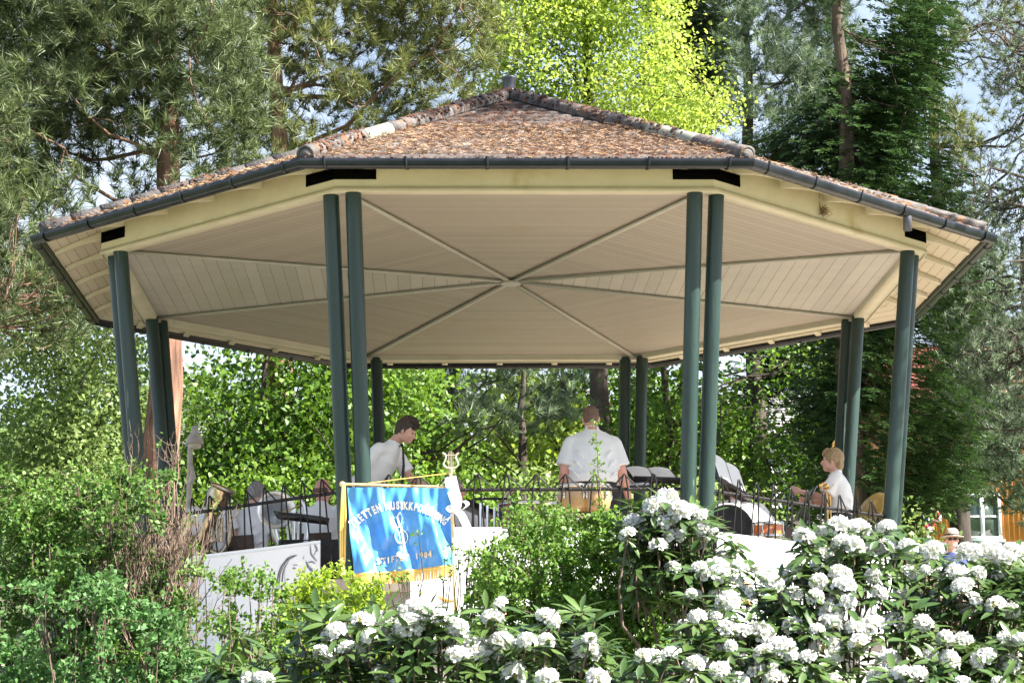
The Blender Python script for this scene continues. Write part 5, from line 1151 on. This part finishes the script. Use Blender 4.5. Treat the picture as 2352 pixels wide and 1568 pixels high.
shrub('spirea_shrub', 'spirea shrub in the centre in front of the white front banner', [(1050, 1440), (1065, 1345), (1090, 1290), (1130, 1240), (1150, 1190), (1190, 1180), (1230, 1225), (1310, 1195), (1380, 1155), (1430, 1165), (1490, 1230), (1560, 1290), (1640, 1320), (1670, 1420), (1640, 1560), (1450, 1620), (1050, 1560)], -9.0, .5, F_SPIR, 76, dens=270, k=28, L=.036, W=.024, stems=80, thr=-.22)
shrub('spirea_shrub', 'sparse spirea shoots crossing the lower edge of the blue flag', [(880, 1190), (1000, 1200), (1060, 1230), (1130, 1210), (1150, 1300), (1100, 1390), (1010, 1400), (900, 1380), (850, 1330), (960, 1300), (1000, 1250)], -8.6, .3, F_SPIR, 77, dens=80, k=12, L=.030, W=.018, stems=36, thr=-.05, stemmat=BARKD, dmul=2.6)
# single tall shoot in front of the broad man
rg = np.random.default_rng(78); q0 = P(1395, 1300, -9.0); q1 = P(1367, 970, -9.0); g0 = float(gz(q0[0], -9.0)); rt = empty('tall_shoot', (q0[0], -9, g0), 'single tall leafy shoot in front of the white shirt of the broad man', 'shoot'); O = np.array(rt.location)
sm = MB(); m = MB(); pth = np.array([V(q0[0], -9, g0), q0, P(1388, 1200, -9), P(1374, 1090, -9), P(1371, 1030, -9), q1])-O; pp = np.array([cr(pth, t) for t in np.linspace(0, 5, 60)]); sm.tube(pp, list(np.linspace(.006, .0012, 60)), 5)
for i in range(34):
    f = rg.uniform(.36, 1); a = cr(pth, f*5); L_ = .10*(1.05-f)+.02; e = a+unit(rg.normal(size=3)*[1, .8, .5]+V(0, 0, .35))*L_; sm.tube([a, (a+e)/2+V(0, 0, .004), e], [.0018, .0014, .0008], 3, cap=False)
    c = a+np.outer(rg.uniform(.2, 1.1, 6), e-a)+rg.normal(0, .007, (6, 3)); leaves(m, c, .026, .014, rg)
sm.build('stem', TWIG, rt); m.build('foliage', F_SPIR, rt)

# ------------------------------------------------------------------ rhododendrons
rgp = np.random.default_rng(81)
def truss(seed):
    """dome of open five petalled flowers, radius 1"""
    rg = np.random.default_rng(seed); m = MB(); n = 17; ga = 2.39996
    for i in range(n):
        ph = math.acos(1-1.0*(i+.5)/n); th_ = i*ga+rg.normal(0, .15); d = V(math.sin(ph)*math.cos(th_), math.sin(ph)*math.sin(th_), math.cos(ph)); d = unit(d+rg.normal(0, .08, 3)); M = align(d, rg.normal(size=3)); c = d*rg.uniform(.34, .58)*V(1.12, 1.12, .95); R0 = rg.uniform(.38, .50)
        for p in range(5):
            a0 = p*2*PI/5+rg.normal(0, .06); vv = []; rows = 4; cols = 5
            for r_ in range(rows):
                f = r_/(rows-1); rad = R0*(.16+.84*f**.9); z = .10+.42*f**.55-.10*f*f; wd = (.50+.55*math.sin(min(1, f*1.15)*PI*.62))*.62
                for q in range(cols):
                    u = (q/(cols-1)-.5)*2; ang = a0+u*wd*(1 if f < .9 else .75); ruf = .05*f*f*math.sin(u*5+p*2+i)+rg.normal(0, .012)*f
                    vv.append(c+M@V(math.cos(ang)*rad*(1-.16*abs(u)**2*f), math.sin(ang)*rad*(1-.16*abs(u)**2*f), z+ruf-.05*abs(u)*f))
            fs = [(r_*cols+q, r_*cols+q+1, (r_+1)*cols+q+1, (r_+1)*cols+q) for r_ in range(rows-1) for q in range(cols-1)]
            m.add(vv, fs, var=rg.uniform(0, 1))
        m.tube([c*.1, c+d*.10], [.03, .06], 5, cap=False, mi=1)
        for q in range(6):
            e = c+M@V(rg.normal(0, .07), rg.normal(0, .07), .48); m.tube([c+d*.1, e], [.010, .012], 3, cap=False, mi=1 if q % 2 else 0)
    return m
TR = [truss(900+i) for i in range(4)]
TRM = []
for i, t_ in enumerate(TR):
    o = t_.build('flower_head', [F_PETAL, F_THROAT]); TRM.append(o.data); bpy.data.objects.remove(o)
def rholeaf(mb, base, d, nr, L, W, rg, var):
    """long elliptic leaves, 2x4 faces each, drooping a little at the tip"""
    n = len(base); d = unit(d); s = unit(np.cross(d, nr)); nr = np.cross(s, d); prof = ((0, .08), (.25, .75), (.55, 1.0), (.82, .62), (1.0, .04)); V_ = []
    L = L[:, None]; W = W[:, None]
    for f, w_ in prof:
        c = base+d*L*f-nr*L*.16*f*f
        V_ += [c-s*W*w_*.5+nr*W*.14*w_, c, c+s*W*w_*.5+nr*W*.14*w_]
    v = np.stack(V_, 1).reshape(-1, 3); i = (np.arange(n)*15)[:, None]; fs = []
    for r_ in range(4):
        for q in range(2): fs.append(i+np.array([r_*3+q, r_*3+q+1, r_*3+q+4, r_*3+q+3]))
    mb.add(v, np.concatenate(fs), var=np.tile(var, 8))
def rhodo(label, flowers, poly, y0, dy, seed, dens, ny=None):
    rg = np.random.default_rng(seed); cx = np.mean([P(a, b, y0)[0] for a, b in poly]); g0 = float(gz(cx, y0)); root = empty('rhododendron_shrub', (cx, y0, g0), label, 'rhododendron', 'white rhododendrons in the foreground'); O = np.array(root.location)
    m = MB(); sm = MB(); heads = []
    for (px, py, r_) in flowers:
        # lower flowers sit further forward: the shrub is a sloping mound
        y = y0-dy*(py-1180)/400*1.0+rg.uniform(-.12, .12); c = P(px, py, y); S = (P(px+1, py, y)-c)[0]; heads.append((c-O, r_*S*rg.uniform(.92, 1.14)))
    for i, (c, R0) in enumerate(heads):
        ax = unit(V(rg.normal(0, .38), -.45+rg.normal(0, .32), 1)); o = bpy.data.objects.new('flower_head', TRM[i % 4]); COL.objects.link(o); o.parent = root
        M = align(ax, rg.normal(size=3)); sx = rg.uniform(.85, 1.2, 3); mw = Matrix([list(M[r]*R0*sx)+[0] for r in range(3)]+[[0, 0, 0, 1]]); mw.translation = Vector(c-ax*R0*.25); o.matrix_local = mw
    whor = [(c-V(0, 0, .7)*R0, R0, 9, unit(V(0, -.25, 1))) for c, R0 in heads]
    pts = volume(poly, y0, .5, dens, rg, .3, -.35, (), seed)
    for q in pts:
        py = 784-((q-CAM)@UP)/((q-CAM)@FW)*FPX; y = y0-dy*(py-1180)/400+rg.uniform(-.05, .5); c = q.copy(); s_ = (y-CAM[1])/(q[1]-CAM[1]); c = CAM+(q-CAM)*s_
        whor.append((c-O, .08, int(rg.integers(6, 10)), unit(V(rg.normal(0, .3), -.3+rg.normal(0, .3), 1))))
    B, D, N_, Ls, Ws, vr = [], [], [], [], [], []
    for c, R0, k, ax in whor:
        a0 = rg.uniform(0, 6.28); M = align(ax); vv = rg.uniform(.1, .8)
        for j in range(k):
            a = a0+j*2*PI/k+rg.normal(0, .15); el = rg.normal(.05, .32); d = M@V(math.cos(a)*math.cos(el), math.sin(a)*math.cos(el), math.sin(el)); B.append(c+d*.012); D.append(d); N_.append(ax+rg.normal(0, .12, 3)); Ls.append(rg.uniform(.085, .145)); Ws.append(rg.uniform(.028, .042)); vr.append(np.clip(vv+rg.normal(0, .12), 0, 1))
        b = V(c[0]*.6+rg.normal(0, .05), c[1]*.6+.1, c[2]*.25); p = bough(sm, c+(b-c)*rg.uniform(.08, .2), c, .006, .004, rg, sag=.05, n=5, sides=4)
    rholeaf(m, np.array(B), np.array(D), np.array(N_), np.array(Ls), np.array(Ws), rg, np.array(vr))
    # main stems down to the ground
    for i in range(6):
        c = whor[rg.integers(len(whor))][0]; sm_b = V(c[0]*.5+rg.normal(0, .08), c[1]*.4+.1, -.05); bough(sm, sm_b, c, .018, .006, rg, sag=-.03, n=8, sides=6, wob=.1)
    sm.build('stems', TWIG, root); m.build('foliage', F_RHO, root, smooth=True); return root
c8 = [(60,50,70),(195,75,45),(20,215,55),(210,180,50),(215,260,55),(285,195,40),(330,340,50),(305,440,95),(455,410,50),(445,515,50),(150,610,70),(380,650,75),(300,600,45),(510,600,60),(180,750,55),(300,745,50),(395,840,95),(480,850,55),(600,850,90),(680,530,65),(820,460,70),(820,610,75),(960,620,60),(900,225,75),(1000,180,50),(1115,150,70),(1260,155,75),(1430,145,75),(1130,250,60),(1220,280,80),(1430,300,70),(1290,310,60),(1570,300,75),(1740,310,70),(1730,370,50),(1980,315,75),(2130,320,80),(2220,370,75),(2280,300,50),(1030,350,60),(985,520,65),(1130,465,75),(1160,545,70),(1070,640,70),(1180,655,55),(1350,480,60),(1920,460,75),(2050,460,60),(1940,540,75),(1390,590,55),(1890,640,55),(1075,740,90),(1070,800,80),(820,810,85),(1220,830,80),(1340,800,90),(1510,790,80),(1150,890,50),(745,960,90),(700,930,60),(1050,970,110),(1250,930,80),(1450,1040,80),(1560,1130,90),(1650,1130,70),(1830,900,70),(1950,920,70),(1730,1000,60),(1850,1040,75),(1680,790,60),(2080,1030,80),(2250,1070,80),(2230,900,60),(2270,710,60),(2320,900,50),(180,1060,75),(440,1170,80),(150,1180,70),(320,1110,60),(690,1165,70),(1050,1185,70),(1390,1160,70),(1590,1190,60),(1940,1190,70),(2180,1190,50),(30,980,40),(90,800,40),(1790,460,50),(1700,440,40),(560,440,42)]
fr_ = [(1539.7+a*.345, 1154.8+b*.345, r*.36) for a, b, r in c8]
up_ = [f for f in fr_ if f[0] < 1660 and f[1] < 1400]+[(1530, 1142, 30), (1500, 1160, 26), (1455, 1200, 24), (1480, 1225, 20), (1525, 1200, 28), (1560, 1172, 26), (1440, 1225, 20), (1590, 1165, 18), (1510, 1250, 22), (1545, 1300, 22)]
lo_ = [f for f in fr_ if not (f[0] < 1660 and f[1] < 1400)]
_rg = np.random.default_rng(5)
for _i in range(400):
    if len(lo_) >= 98: break
    _x, _y = _rg.uniform(1560, 2345), _rg.uniform(1300, 1560)
    if min((_x-f[0])**2+(_y-f[1])**2 for f in lo_) > 27**2: lo_.append((_x, _y, _rg.uniform(15, 24)))
rhodo('white rhododendron reaching up beside the right front column pair', up_, [(1430, 1210), (1520, 1150), (1620, 1170), (1660, 1260), (1680, 1400), (1620, 1440), (1560, 1440), (1460, 1330), (1440, 1440)], -9.9, .35, 82, 520)
rhodo('wide white rhododendron filling the lower right corner', lo_, [(1640, 1400), (1780, 1320), (1830, 1230), (1900, 1200), (2060, 1200), (2120, 1260), (2380, 1260), (2400, 1640), (1420, 1640), (1520, 1460)], -11.6, .9, 83, 420)
c9 = [(780,265,60),(705,290,45),(470,340,55),(570,345,75),(730,365,75),(320,390,65),(275,430,45),(895,315,50),(850,330,35),(500,435,50),(625,430,65),(990,375,70),(1000,440,65),(375,490,60),(255,530,65),(460,525,65),(835,490,60),(790,490,40),(1195,320,65),(1240,240,35),(1505,320,60),(1000,530,70),(1100,510,75),(1170,530,50),(1255,455,60),(1380,455,60),(1500,455,50),(1725,500,70),(1665,580,55),(1735,440,40),(2040,540,45),(2090,540,50),(2190,520,45),(580,640,60),(1200,610,45),(1320,650,90),(1505,655,60),(1790,670,75),(2310,190,40),(2330,590,50),(640,690,30),(-90,660,60),(-180,670,45)]
fc_ = [(641.6+a*.4092, 1283.1+b*.4092, r*.42) for a, b, r in c9]
rhodo('low white rhododendron in the bottom centre below the flag', fc_, [(560, 1500), (700, 1450), (760, 1400), (1000, 1400), (1100, 1430), (1300, 1430), (1480, 1500), (1520, 1640), (480, 1640)], -12.3, .5, 84, 330)
rhodo('flowerless young rhododendron with upright leaves at the bottom left of centre', [], [(490, 1540), (600, 1480), (690, 1480), (720, 1640), (470, 1640)], -12.5, .3, 85, 200)
